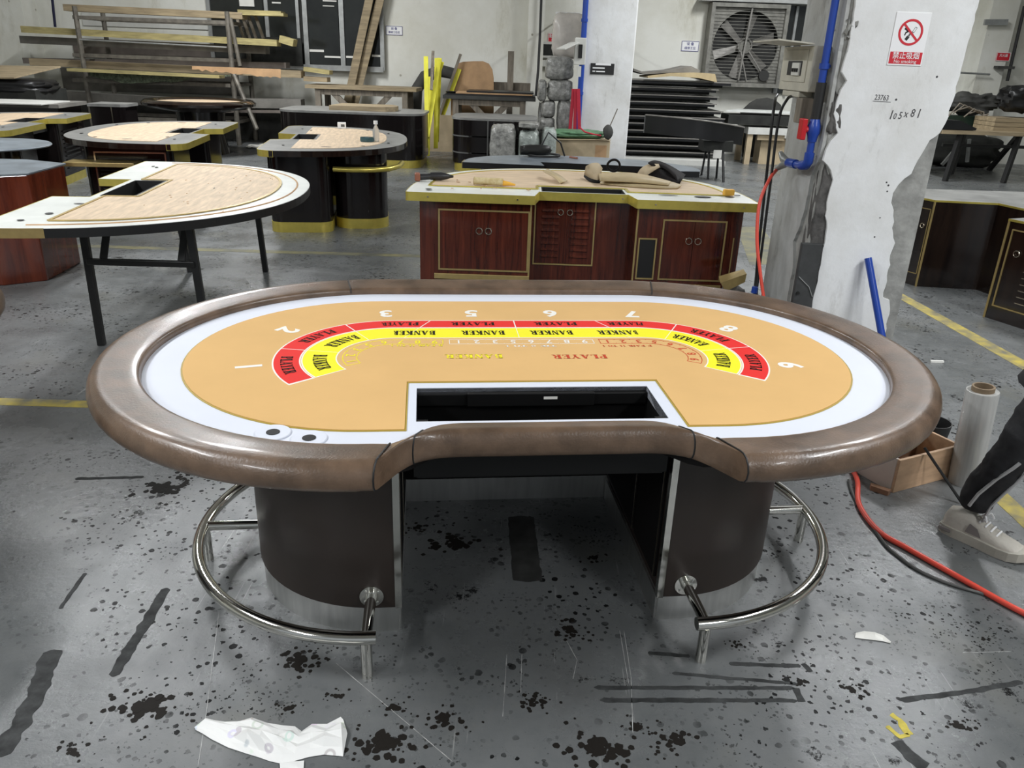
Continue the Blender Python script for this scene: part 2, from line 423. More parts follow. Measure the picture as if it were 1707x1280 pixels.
# ---------------------------------------------------------------- lamps of the hall
def batten(x, y, e):
    t = thing('ceiling_lamp', 'long white LED batten lamp hanging under the hall ceiling', 'lamp', (x, y, 4.9), 0, 'LED battens hung in two rows')
    part(t, 'housing', MB().box(-.16, .16, -1.2, 1.2, -.10, -.04), 'lamp_body', bevel=.01)
    part(t, 'diffuser', MB().box(-.14, .14, -1.18, 1.18, -.115, -.10), 'lamp_glow')
    for yy in (-.9, .9): part(t, 'hanger', MB().cyl((0, yy, -.04), (0, yy, .3), .008, n=6), 'rack_steel')
    ld = bpy.data.lights.new('lamp_light', 'AREA'); ld.shape = 'RECTANGLE'; ld.size = .3; ld.size_y = 2.4; ld.energy = e; ld.color = (.96, .98, 1)
    lo = bpy.data.objects.new('lamp_light', ld); COL.objects.link(lo); lo.parent = t; lo.location = (0, 0, -.13)
for yy in (-3.2, 1.6, 7.3, 12.6):
    for xx in (-4.5, 4.3): batten(xx, yy, {-3.2: 350, 1.6: 350, 7.3: 260, 12.6: 440}[yy])

# ---------------------------------------------------------------- the shell of the hall
WY = 17.0; XL, XR = -11.5, 14.0
fl = struct('floor', MB().box(XL, XR, -8, WY+.2, -.2, 0), 'shop_floor')
struct('ceiling', MB().box(XL, XR, -8, WY+.2, 5.2, 5.4), 'ceiling_paint')
struct('wall_back', MB().box(XL, XR, WY, WY+.2, 0, 5.2), 'plaster_wall')
struct('wall_left', MB().box(XL-.2, XL, -8, WY+.2, 0, 5.2), 'plaster_wall')
struct('wall_right', MB().box(XR, XR+.2, -8, WY+.2, 0, 5.2), 'plaster_wall')
def marking(pts, mt='yellow_line'):
    mb = MB(); mb.prism([(p[0], p[1]) for p in pts], .0, .0012); o = part(fl, 'floor_marking', mb, mt, 'worn yellow paint line'); return o
marking([(-9, 3.44), (-2.07, 3.53), (-2.11, 3.61), (-9, 3.56)])
marking([(-8.5, 6.72), (-.7, 6.93), (-.7, 7.03), (-8.5, 6.83)], 'yellow_faint')
marking([(2.12, 7.1), (2.5, 7.15), (2.75, 9.0), (2.45, 8.9)], 'yellow_faint')
marking([(3.02, 6.6), (3.12, 6.6), (3.26, 4.2), (3.14, 4.2)])
marking([(2.04, 1.2), (2.13, 1.2), (2.14, 3.16), (2.05, 3.18)])
def streak(pts, w, mt='print_black', name='paint_streak', wob=.5, n=44):
    """a stroke of spilled or scuffed paint on the floor"""
    pts = [Vector((p[0], p[1], 0)) for p in pts]; seg = []
    for i in range(n+1):
        t = i/n*(len(pts)-1); k = min(int(t), len(pts)-2); seg.append(pts[k].lerp(pts[k+1], t-k))
    a, b = [], []
    for i, p in enumerate(seg):
        d = (seg[min(i+1, n)]-seg[max(i-1, 0)]).normalized(); nrm = Vector((-d.y, d.x, 0)); e = w/2*(.15 if i in (0, n) else 1)
        a.append(p+nrm*e*(1+wob*noise.noise(p*31))); b.append(p-nrm*e*(1+wob*noise.noise(p*37+Vector((5, 0, 0)))))
    poly = [(p.x, p.y) for p in a]+[(p.x, p.y) for p in reversed(b)]
    return part(fl, name, MB().prism(poly, 0, .0008), mt)
mat('scuff', (.050, .052, .052), .7, var=.5, vs=20, spec=.15); mat('chalk', (.40, .40, .39), .8, var=.5, vs=30); mat('paint_dab', (.55, .45, .06), .6, var=.3, vs=30); mat('tape_dark', (.040, .040, .038), .6, var=.5, vs=14)
streak([P(278, 980), P(188, 1128)], .033, 'scuff')
streak([P(88, 1083), P(60, 1160), P(0, 1262)], .05, 'scuff')
streak([P(142, 955), P(100, 1015)], .014, 'scuff')
streak([P(868, 860), P(880, 970)], .10, 'tape_dark', 'tape_strip', .1)
streak([P(125, 798), P(240, 795)], .02, 'scuff')
for a, b, c in (((1000, 1167), (1330, 1168), .016), ((990, 1146), (1325, 1147), .014), ((1080, 1088), (1150, 1094), .014), ((1215, 1106), (1335, 1110), .016), ((1120, 1122), (1330, 1140), .012), ((1325, 1147), (1337, 1170), .02), ((1338, 1106), (1352, 1120), .014)):
    streak([P(*a), P(*b)], c, 'scuff')
streak([P(1500, 1167), P(1600, 1155), P(1706, 1137)], .018, 'scuff')
streak([P(1495, 1235), P(1520, 1262), P(1545, 1279)], .04, 'scuff')
for pts in ([(1040, 1050), (1052, 1130), (1055, 1225)], [(1033, 1050), (1048, 1140)], [(870, 1090), (868, 1155)], [(845, 1090), (838, 1195)], [(943, 1065), (962, 1100), (955, 1132)],
            [(560, 1105), (755, 1270)], [(365, 1020), (345, 1180), (330, 1278)], [(1605, 1088), (1685, 1086)]):
    streak([P(*p) for p in pts], .0018, 'chalk', 'scratch', .6)
streak([P(1485, 1190), P(1500, 1200), P(1515, 1225)], .022, 'paint_dab', 'paint_dab', .9)
streak([P(1478, 1210), P(1500, 1228), P(1516, 1225)], .012, 'paint_dab', 'paint_dab', .6)
def splat(px, py, r, n, seed):
    rnd = random.Random(seed); c = P(px, py)
    mb = MB()
    for k in range(int(n*2.2)):
        a = rnd.uniform(0, 6.28); d = abs(rnd.gauss(0, .62))*r; q = c+Vector((math.cos(a)*d*1.25, math.sin(a)*d*.85, 0)); rr = rnd.uniform(.05, .21)*r*max(.3, 1-d/(2.2*r))
        mb.prism([(q.x+rr*math.cos(t*.628)*rnd.uniform(.75, 1.2), q.y+rr*math.sin(t*.628)*rnd.uniform(.75, 1.2)) for t in range(10)], 0, .0006+.00001*k)
    part(fl, 'paint_splash', mb, 'print_black')
for i, (px, py, r, n) in enumerate(((250, 1178, .085, 34), (950, 1050, .06, 22), (500, 1100, .07, 26), (890, 1170, .05, 18), (640, 1240, .08, 30), (1640, 1065, .03, 8), (270, 815, .11, 22), (760, 905, .10, 26), (695, 880, .06, 14), (1000, 1250, .09, 26), (1330, 1135, .05, 10), (300, 795, .07, 10), (1130, 1235, .06, 16), (1060, 1215, .05, 12), (480, 1180, .04, 12), (120, 1250, .05, 10), (1230, 1075, .04, 10), (560, 1160, .04, 12), (740, 1200, .06, 16), (1420, 1150, .05, 10), (1600, 1210, .05, 10), (990, 930, .05, 10), (660, 1180, .05, 14))):
    splat(px, py, r, n, i)
# ================================================================ the baccarat table in front
TZ = .766; AL, AR1, AR2, AR3 = .4806, .574, .685, .828
bt = thing('baccarat_table', 'oval baccarat table with padded brown leather rail and orange printed felt', 'table', (.0353, 2.4366, 0), R_(6.709))
def arc(cx, cy, r, a0, a1, n): return [(cx+r*math.cos(R_(a0+(a1-a0)*i/n)), cy+r*math.sin(R_(a0+(a1-a0)*i/n))) for i in range(n+1)]
# (inner, outer) stations of the padded rail
left = [((-.405, -.685), (-.440, -.825)), ((-.45, -.685), (-.470, -.825))]+list(zip(arc(-AL, 0, AR2, 270, 101, 40), arc(-AL, 0, AR3, 270, 101, 40)))
back = [left[-1]]+list(zip(arc(-AL, 0, AR2, 99, 90, 3), arc(-AL, 0, AR3, 99, 90, 3)))
back += [((x, AR2), (x, AR3)) for x in (-.3, -.1, .1, .3)]
mir = lambda st: [((-a[0], a[1]), (-b[0], b[1])) for a, b in reversed(st)]
back = back+mir(back[:4]); right = mir(left)
front_half = [right[-1], ((.368, -.664), (.392, -.735)), ((.335, -.628), (.362, -.697)), ((.298, -.596), (.322, -.674)), ((.250, -.580), (.270, -.663)), ((.16, -.578), (.17, -.661))]
front = front_half+[((0, -.578), (0, -.661))]+mir(front_half)
# smooth the dealer section with extra stations
def dens(st, k):
    out = []
    for i in range(len(st)-1):
        p = [st[max(i-1, 0)], st[i], st[i+1], st[min(i+2, len(st)-1)]]
        for j in range(k):
            t = j/k; q = []
            for s in (0, 1):
                c = []
                for d in (0, 1):
                    a, b, e, f = (p[m][s][d] for m in range(4))
                    c.append(.5*((2*b)+(-a+e)*t+(2*a-5*b+4*e-f)*t*t+(-a+3*b-3*e+f)*t**3))
                q.append(tuple(c))
            out.append(tuple(q))
    return out+[st[-1]]
front = [front[0]]+dens(front[1:-1], 4)+[front[-1]]
PROF = [(0, -.02), (.002, .006), (.010, .016), (.035, .0215), (.045, .0225), (.10, .0245), (.3, .0275), (.55, .0310), (.70, .0335), (.80, .0325), (.89, .026), (.965, .012), (1.0, -.006), (.985, -.024), (.94, -.035), (.84, -.041), (.6, -.042), (.1, -.040)]
def rail(st, name='rail_section', gap=.0012):
    mb = MB(); n = len(PROF); vs = []; fs = []
    for i, (a, b) in enumerate(st):
        a = Vector((*a, 0)); b = Vector((*b, 0)); end = i in (0, len(st)-1)
        for u, z in PROF:
            p = a.lerp(b, u); zz = z
            if end: zz = z*(.94 if z > 0 else 1); 
            vs.append((p.x, p.y, TZ+zz))
    m = len(st)
    for i in range(m-1):
        fs += [(i*n+k, i*n+(k+1) % n, (i+1)*n+(k+1) % n, (i+1)*n+k) for k in range(n)]
    fs += [tuple(range(n)), tuple((m-1)*n+k for k in reversed(range(n)))]
    mb.add(vs, fs); return part(bt, name, mb, 'leather', smooth=50)
for st in (left, back, right, front): rail(st)
# stitched seams
def seam(st, name='seam'):
    a, b = Vector((*st[0], 0)), Vector((*st[1], 0))
    pts = [Vector((a.lerp(b, u).x, a.lerp(b, u).y, TZ+z+.0005)) for u, z in PROF[1:16]]
    part(bt, name, MB().tube(pts, .0022, 6), 'rubber', smooth=60)
for st in (left[0], left[-1], right[0], right[-1], front[6], front[-7]): seam(st)
# tabletop board and white border with a hole for the chip tray
inner = [s[0] for s in left+back[1:]+right[1:]+front[1:-1]]
HX0, HX1, HY0, HY1 = -.346, .334, -.522, -.293
hole = [(HX0, HY0), (HX1, HY0), (HX1, HY1), (HX0, HY1)]
part(bt, 'white_border', MB().prism(inner, TZ-.03, TZ, [hole]), 'white_felt', 'white laminate border')
under = [(a[0]*.97, a[1]*.97) for a, b in left+back[1:]+right[1:]+front[1:-1]]
part(bt, 'underframe', MB().prism(under, TZ-.075, TZ-.0301, [[(HX0-.01, HY0-.01), (HX1+.01, HY0-.01), (HX1+.01, HY1+.01), (HX0-.01, HY1+.01)]]), 'panel_black')
def stad(r, fx, fy):
    p = arc(-AL, 0, r, 270, 90, 40)+arc(AL, 0, r, 90, -90, 40)
    return p+[(fx, -r), (fx, fy), (-fx, fy), (-fx, -r)]
felt_o = stad(AR1, .375, -.251)
part(bt, 'felt_edge', MB().prism(stad(AR1+.005, .370, -.256), TZ, TZ+.002), 'felt_edge')
felt = part(bt, 'felt', MB().prism(felt_o, TZ+.0001, TZ+.004), 'felt', 'orange printed playing felt')
# chip tray: five walls and a ledge
tr = MB(); D_ = .16
tr.box(HX0-.008, HX0, HY0, HY1, TZ-D_, TZ-.002).box(HX1, HX1+.008, HY0, HY1, TZ-D_, TZ-.002)
tr.box(HX0-.008, HX1+.008, HY1, HY1+.008, TZ-D_, TZ-.002).box(HX0-.008, HX1+.008, HY0-.008, HY0, TZ-D_, TZ-.002).box(HX0, HX1, HY0, HY1, TZ-D_-.008, TZ-D_)
tray = part(bt, 'chip_tray', tr, 'plastic_black', 'black chip tray well')
part(tray, 'tray_ledge', MB().box(HX0+.002, HX1-.002, HY1-.02, HY1-.001, TZ-.05, TZ-.012), 'plastic_black', bevel=.003)
part(tray, 'tray_cover', MB().box(-.20, .17, HY1-.035, HY1-.021, TZ-.046, TZ-.006), 'plastic_black', bevel=.002)
part(tray, 'tray_label', MB().box(.02, .06, HY1-.0365, HY1-.0355, TZ-.024, TZ-.016), 'paper_white')
for x in (-.345, .30): part(tray, 'tray_clip', MB().box(x, x+.03, HY0+.002, HY0+.02, TZ-.03, TZ-.004), 'plastic_black')
for x, y in ((-.701, -.579), (-.608, -.615)):
    d = part(bt, 'drop_hole_ring', MB().lathe([(0, TZ), (.042, TZ), (.045, TZ+.002), (.043, TZ+.004), (.02, TZ+.003), (0, TZ+.003)], (x, y, 0), 28), 'white_felt', smooth=40)
    part(d, 'drop_hole', MB().lathe([(0, TZ+.003), (.017, TZ+.003), (.017, TZ+.0045), (0, TZ+.0045)], (x, y, 0), 16), 'slot_dark')
# pedestals
def dsh(s, r, yo, xi): # D outline, s = side
    p = [(s*xi, -yo)]+[(s*abs(q[0]), q[1]) for q in arc(-.47, 0, r, 270, 90, 36)]+[(s*xi, yo)]
    return p if s < 0 else list(reversed(p))
for s in (-1, 1):
    pd = part(bt, 'pedestal', MB().prism(dsh(s, .418, .418, .41), .095, TZ-.075), 'base_brown', 'dark brown leatherette pedestal', smooth=35)
    part(pd, 'plinth', MB().prism(dsh(s, .410, .410, .408), 0, .0945), 'steel', 'brushed steel plinth', smooth=35)
    e = MB().box(*sorted((s*.398, s*.418)), -.4235, -.40, .095, TZ-.076)
    part(pd, 'edge_strip', e, 'chrome')
    e = MB().box(*sorted((s*.405, s*.412)), -.4, -.385, .095, TZ-.076); part(pd, 'edge_strip', e, 'chrome')
    # inner side: two recessed panels
    for y0, y1 in ((-.36, -.10), (-.08, .33)):
        dr = part(pd, 'side_door', MB().box(*sorted((s*.41, s*.400)), y0, y1, .13, TZ-.10), 'panel_black', bevel=.002)
        part(dr, 'door_trim', MB().box(*sorted((s*.4, s*.398)), y0+.002, y0+.007, .13, TZ-.10), 'ring_metal')
    part(bt, 'inner_plinth', MB().box(*sorted((s*.409, s*.402)), -.40, .355, 0, .09), 'steel')
part(bt, 'back_panel', MB().box(-.409, .409, .37, .40, .10, TZ-.076), 'panel_black')
part(bt, 'back_plinth', MB().box(-.409, .409, .365, .40, 0, .0995), 'steel')
# foot rings
for s in (-1, 1):
    RZ, RR = .135, .60
    pts = [Vector((s*(abs(q[0])), q[1], RZ)) for q in [(-.465, -RR)]+arc(-.48, 0, RR, 268, 92, 48)+[(-.465, RR)]]
    fr = part(bt, 'foot_ring', MB().tube(pts, .0195, 16), 'chrome', 'polished steel foot ring', smooth=50)
    for (x, y) in ((-.494, -RR), (-1.08, .01), (-.494, RR)):
        x *= -s
        x = -x if s < 0 else x
        x = s*abs(x)
        part(fr, 'post', MB().cyl((x, y, 0), (x, y, RZ-.012), .0165, n=16), 'chrome', smooth=50)
        if abs(y) > .1:
            a = Vector((s*.488, math.copysign(.417, y), .140)); b = Vector((x, y, RZ))
            part(fr, 'strut', MB().tube([a, a.lerp(b, .12)+Vector((0, 0, .004)), b], .0165, 14), 'chrome', smooth=50)
            sg = math.copysign(1, y)
            part(fr, 'flange', MB().cyl(a, a+Vector((0, sg*.006, 0)), .036, n=24), 'chrome', smooth=50)
            for k in range(4):
                c = a+Vector((.026*math.cos(k*1.57+.7), sg*.006, .026*math.sin(k*1.57+.7))); part(fr, 'screw', MB().cyl(c, c+Vector((0, sg*.002, 0)), .0035, n=8), 'steel')
        else:
            a = Vector((s*.885, y, RZ)); b = Vector((x, y, RZ)); part(fr, 'strut', MB().cyl(a, b, .0165, n=14), 'chrome', smooth=50)

# ---- the printed layout: param s runs along the arcs and the straight, r is the distance from the arc centres
LX, LY = .42, -.04
def lay(s, r):
    if s < 90: return (LX+r*math.cos(R_(s)), LY+r*math.sin(R_(s)))
    if s <= 190: return (LX-(s-90)/100*2*LX, LY+r)
    a = 90+(s-190); return (-LX+r*math.cos(R_(a)), LY+r*math.sin(R_(a)))
def s_of_x(x): return 90+(LX-x)/(2*LX)*100
SL = {3: s_of_x(.305), 4: s_of_x(.0), 5: s_of_x(-.305)}
DIV = [-38, 12, 61, SL[3], SL[4], SL[5], 219, 268, 318]; SLANT = [0, 0, 0, -.48, 0, .48, 0, 0, 0]
def dv(i, r): return DIV[i]-SLANT[i]*(r-.36)/(2*LX)*100 if SLANT[i] else DIV[i]
def band(s0, s1, r0, r1, z0, z1, f0=None, f1=None, n=28):
    f0 = f0 or (lambda r: s0); f1 = f1 or (lambda r: s1)
    o = [lay(f0(r1)+(f1(r1)-f0(r1))*i/n, r1) for i in range(n+1)]; i_ = [lay(f0(r0)+(f1(r0)-f0(r0))*i/n, r0) for i in range(n+1)]
    return MB().prism(o+list(reversed(i_)), z0, z1)
FZ = TZ+.004
part(felt, 'printed_outline', band(-39, 319, .286, .371, FZ, FZ+.0003, n=150), 'print_white')
part(felt, 'printed_outline', band(-38.5, 318.5, .176, .284, FZ, FZ+.0003, n=150), 'print_white')
def inset(i, sign, r, g): # move a divider by g metres along the path
    s = dv(i, r); return s+sign*(g/r*57.3 if (s < 90 or s > 190) else g/(2*LX)*100)
# ---- serif capitals drawn as strokes
def seg_ring(cx, cy, rx, ry, tx, ty, a0, a1, n=10):
    o = [(cx+rx*math.cos(R_(a0+(a1-a0)*i/n)), cy+ry*math.sin(R_(a0+(a1-a0)*i/n))) for i in range(n+1)]
    q = [(cx+(rx-tx)*math.cos(R_(a0+(a1-a0)*i/n)), cy+(ry-ty)*math.sin(R_(a0+(a1-a0)*i/n))) for i in range(n+1)]
    return [[o[i], o[i+1], q[i+1], q[i]] for i in range(n)]
def rc(x0, x1, y0, y1): return [(x0, y0), (x1, y0), (x1, y1), (x0, y1)]
def dg(x0, x1, y0, y1, w): return [(x0, y0), (x0+w, y0), (x1+w, y1), (x1, y1)]
TH, TN, SR = .27, .09, .085
def stem(x): return [rc(x, x+TH, 0, 1), rc(x-.07, x+TH+.07, 0, SR), rc(x-.07, x+TH+.07, 1-SR, 1)]
GL = {
 'P': (.76, stem(.08)+[rc(.2, .45, .93, 1), rc(.2, .45, .44, .51)]+seg_ring(.44, .72, .29, .28, .17, .07, -90, 90)),
 'L': (.72, stem(.08)+[rc(.1, .66, 0, .07), [(.58, 0), (.68, 0), (.68, .28), (.62, .28)]]),
 'A': (.90, [dg(.12, .42, 0, 1, .08), dg(.60, .36, 0, 1, .23), rc(.22, .68, .28, .35), rc(.0, .28, 0, SR), rc(.52, .92, 0, SR)]),
 'Y': (.84, [dg(.34, .04, .42, 1, .22), dg(.40, .68, .42, 1, .09), rc(.32, .53, 0, .5), rc(.22, .62, 0, SR), rc(0, .34, 1-SR, 1), rc(.58, .86, 1-SR, 1)]),
 'E': (.76, stem(.08)+[rc(.1, .68, 0, .07), rc(.1, .68, .93, 1), rc(.2, .52, .47, .54), [(.60, 0), (.70, 0), (.70, .28), (.64, .28)], [(.62, .74), (.68, .74), (.68, 1), (.60, 1)], rc(.50, .55, .36, .64)]),
 'R': (.86, stem(.08)+[rc(.2, .45, .93, 1), rc(.2, .45, .47, .54)]+seg_ring(.44, .735, .28, .265, .17, .07, -90, 90)+[dg(.62, .36, 0, .5, .22), rc(.6, .90, 0, SR)]),
 'B': (.80, stem(.08)+[rc(.2, .45, .93, 1), rc(.2, .45, .49, .56), rc(.2, .45, 0, .07)]+seg_ring(.43, .765, .27, .235, .16, .07, -90, 90)+seg_ring(.44, .28, .31, .28, .18, .07, -90, 90)),
 'N': (.90, [rc(.12, .20, 0, 1), rc(.70, .78, 0, 1), dg(.56, .10, 0, 1, .22), rc(.0, .32, 0, SR), rc(0, .3, 1-SR, 1), rc(.58, .90, 1-SR, 1)]),
 'K': (.90, stem(.08)+[dg(.26, .62, .40, 1, .09), dg(.62, .36, 0, .58, .22), rc(.54, .86, 1-SR, 1), rc(.56, .92, 0, SR)]),
 'T': (.78, [rc(.29, .50, 0, 1), rc(.18, .61, 0, SR), rc(.02, .77, .93, 1), [(.02, .70), (.08, .70), (.12, 1), (.02, 1)], [(.71, .70), (.77, .70), (.77, 1), (.67, 1)]]),
 'I': (.42, stem(.11)), 'O': (.86, seg_ring(.43, .5, .40, .51, .2, .07, 0, 360, 20)), ' ': (.4, []),
 '1': (.5, [rc(.18, .36, 0, 1), rc(.05, .5, 0, SR), dg(.05, .18, .80, 1, .14)]), '8': (.66, seg_ring(.33, .75, .25, .25, .12, .06, 0, 360, 16)+seg_ring(.33, .26, .30, .27, .14, .06, 0, 360, 16)),
}
def word(txt, hgt, width, place, z, mt, name='printed_word'):
    tot = sum(GL[c][0] for c in txt)+.06*(len(txt)-1); mb = MB(); x = -tot/2
    for c in txt:
        wd, polys = GL[c]
        for pl in polys:
            pts = [place((x+p[0])/tot*width, (p[1]-.5)*hgt) for p in pl]
            mb.add([(p[0], p[1], z) for p in pts], [tuple(range(len(pts)))])
        x += wd+.06
    for i, f in enumerate(mb.f):        # make every face look up
        a, b, c = (mb.v[j] for j in f[:3])
        if (b-a).cross(c-a).z < 0: mb.f[i] = tuple(reversed(f))
    return part(felt, name, mb, mt)
def on_path(sc, r):
    def f(u, v):
        rr = r-v; k = 57.3/r if (sc < 90 or sc > 190) else 100/(2*LX); return lay(sc+u*k, rr)
    return f
mids_r = [-13, 37, 79, s_of_x(.15), s_of_x(-.15), 197, 243, 293]
mids_b = [-13, 40, s_of_x(.38), s_of_x(.13), s_of_x(-.13), s_of_x(-.38), 240, 293]
for i in range(8):
    G = .0022
    part(felt, 'player_box', band(0, 0, .2905, .3660, FZ, FZ+.0006, lambda r, i=i: inset(i, 1, r, G), lambda r, i=i: inset(i+1, -1, r, G)), 'print_red', 'red player betting box')
    part(felt, 'banker_box', band(0, 0, .1800, .2800, FZ, FZ+.0006, lambda r, i=i: inset(i, 1, r, G*.6), lambda r, i=i: inset(i+1, -1, r, G*.6)), 'print_yellow', 'yellow banker betting box')
    if i in (2, 3, 4, 5):
        sx = [.42, .15, -.15, -.42][i-2]; s_r = s_of_x(sx) if abs(sx) < .3 else (84 if sx > 0 else 196)
        word('PLAYER', .034, .155, on_path(s_of_x(sx), .328), FZ+.0016, 'print_black')
        bx = [.36, .12, -.12, -.36][i-2]
        word('BANKER', .042, .150, on_path(s_of_x(bx), .228), FZ+.0016, 'print_black')
    else:
        word('PLAYER', .036, .15, on_path(mids_r[i], .328), FZ+.0016, 'print_black')
        word('BANKER', .042, .13, on_path(mids_b[i], .228), FZ+.0016, 'print_black')
def outline_strip(s0, s1, mt, cells, rev=False):
    g = .0022
    for r0, r1 in ((.114, .114+g), (.160-g, .160)): part(felt, 'printed_line', band(s0, s1, r0, r1, FZ, FZ+.0006, n=60), mt)
    for s in (s0, s1):
        k = (57.3*g/.14 if (s < 90 or s > 190) else g/(2*LX)*100)/2; part(felt, 'printed_line', band(s-k, s+k, .114, .160, FZ, FZ+.0006, n=2), mt)
    # equal steps along the path
    N = 200; L = [0]; pts = [lay(s0+(s1-s0)*i/N, .137) for i in range(N+1)]
    for a, b in zip(pts, pts[1:]): L.append(L[-1]+math.hypot(b[0]-a[0], b[1]-a[1]))
    def s_at(d):
        for i in range(N):
            if L[i+1] >= d: return s0+(s1-s0)*(i+(d-L[i])/(L[i+1]-L[i]+1e-9))/N
        return s1
    n = len(cells)
    for i, c in enumerate(cells):
        s = s_at(L[-1]*(i+.5)/n); x, y = lay(s, .137)
        a = 0 if 90 <= s <= 190 else (s-90 if s < 90 else s-190)
        text_part(felt, 'printed_digit', c, .042, mt, Matrix.Translation((x, y, FZ+.0006)) @ Matrix.Rotation(math.pi+R_(a), 4, 'Z'), .0006)
        if i:
            s = s_at(L[-1]*i/n); k = (57.3*.001/.14 if (s < 90 or s > 190) else .001/(2*LX)*100)
            for r0, r1 in ((.114, .120), (.153, .160)): part(felt, 'printed_tick', band(s-k, s+k, r0, r1, FZ, FZ+.0006, n=1), mt)
outline_strip(-30, s_of_x(.272), 'print_rust', list('98765321'))
outline_strip(s_of_x(.250), s_of_x(-.240), 'print_white', list('98765321'))
outline_strip(s_of_x(-.262), 310, 'print_yellow_line', list('98765321'))
flat = lambda cx, cy: (lambda u, v: (cx-u, cy-v))
word('BANKER', .036, .185, flat(-.166, -.045), FZ+.0010, 'print_yellow_line')
word('PLAYER', .036, .180, flat(.176, -.052), FZ+.0006, 'print_rust')
word('TIE 8 TO 1', .016, .17, flat(.03, .052), FZ+.0006, 'print_white')
word('P PAIR 11 TO 1', .016, .17, flat(.357, .050), FZ+.0006, 'print_rust')
word('B PAIR 11 TO 1', .016, .17, flat(-.348, .060), FZ+.0006, 'print_yellow_line')
for c, x, y, a in (('1', -.854, -.123, 103), ('2', -.790, .225, 55), ('3', -.465, .416, 6), ('5', -.15, .419, 0), ('6', .149, .419, 0), ('7', .462, .412, -6), ('8', .782, .235, -50), ('9', .852, -.143, -103)):
    text_part(felt, 'printed_number', c, .105, 'print_white', Matrix.Translation((x, y, FZ+.0006)) @ Matrix.Rotation(math.pi+R_(a), 4, 'Z'), .0035)
# ================================================================ half-finished gaming tables
def d_outline(a, b, wy, nx0, nx1, nd, cr=.03, ch=.06, ex=2.25, n=44):
    """D-shaped top: dealer side at y=-wy, curved side reaches y=b-wy; dealer notch between nx0 and nx1, nd deep"""
    def corner(cx, cy, a0, a1): return [(cx+cr*math.cos(R_(a0+(a1-a0)*i/5)), cy+cr*math.sin(R_(a0+(a1-a0)*i/5))) for i in range(6)]
    p = corner(-a+cr, -wy+cr, 180, 270)+[(nx0, -wy), (nx0+ch, -wy+nd), (nx1-ch, -wy+nd), (nx1, -wy)]+corner(a-cr, -wy+cr, 270, 360)
    base = -wy+.12
    for i in range(n+1):
        t = math.pi*i/n; c, s_ = math.cos(t), math.sin(t)
        p.append((a*math.copysign(abs(c)**(2/ex), c), base+(b-.12)*abs(s_)**(2/ex)))
    out = []
    for q in p:
        if not out or math.hypot(q[0]-out[-1][0], q[1]-out[-1][1]) > 1e-4: out.append(q)
    return out
def offset_path(pts, d):
    out = []; n = len(pts)
    for i in range(n):
        p0 = Vector((*pts[i-1], 0)); p1 = Vector((*pts[i], 0)); p2 = Vector((*pts[(i+1) % n], 0))
        e1 = (p1-p0).normalized(); e2 = (p2-p1).normalized(); n1 = Vector((e1.y, -e1.x, 0)); n2 = Vector((e2.y, -e2.x, 0))
        m_ = (n1+n2); m_ = m_/max(.6, m_.dot(n1)) if m_.length > 1e-6 else n1; q = p1+m_*d; out.append((q.x, q.y))
    return out
def strip(parent, name, pts, z0, z1, th, mt, label=None):
    """upright band following an open path on the outside of a top"""
    o = []; n = len(pts); mb = MB()
    for i in range(n-1):
        a = Vector((*pts[i], 0)); b = Vector((*pts[i+1], 0)); e = (b-a).normalized(); nr = Vector((e.y, -e.x, 0))*th
        mb.add([a+Vector((0, 0, z0)), b+Vector((0, 0, z0)), b+nr+Vector((0, 0, z0)), a+nr+Vector((0, 0, z0)), a+Vector((0, 0, z1)), b+Vector((0, 0, z1)), b+nr+Vector((0, 0, z1)), a+nr+Vector((0, 0, z1))],
               [(0, 1, 2, 3), (7, 6, 5, 4), (3, 2, 6, 7), (1, 0, 4, 5), (0, 3, 7, 4), (2, 1, 5, 6)])
    return part(parent, name, mb, mt, label)
def inlay(parent, pts, w, z, mt, name='brass_inlay', closed=False):
    mb = MB(); n = len(pts)
    for i in range(n if closed else n-1):
        mb.bar((*pts[i], z), (*pts[(i+1) % n], z), w, .006)
    return part(parent, name, mb, mt)
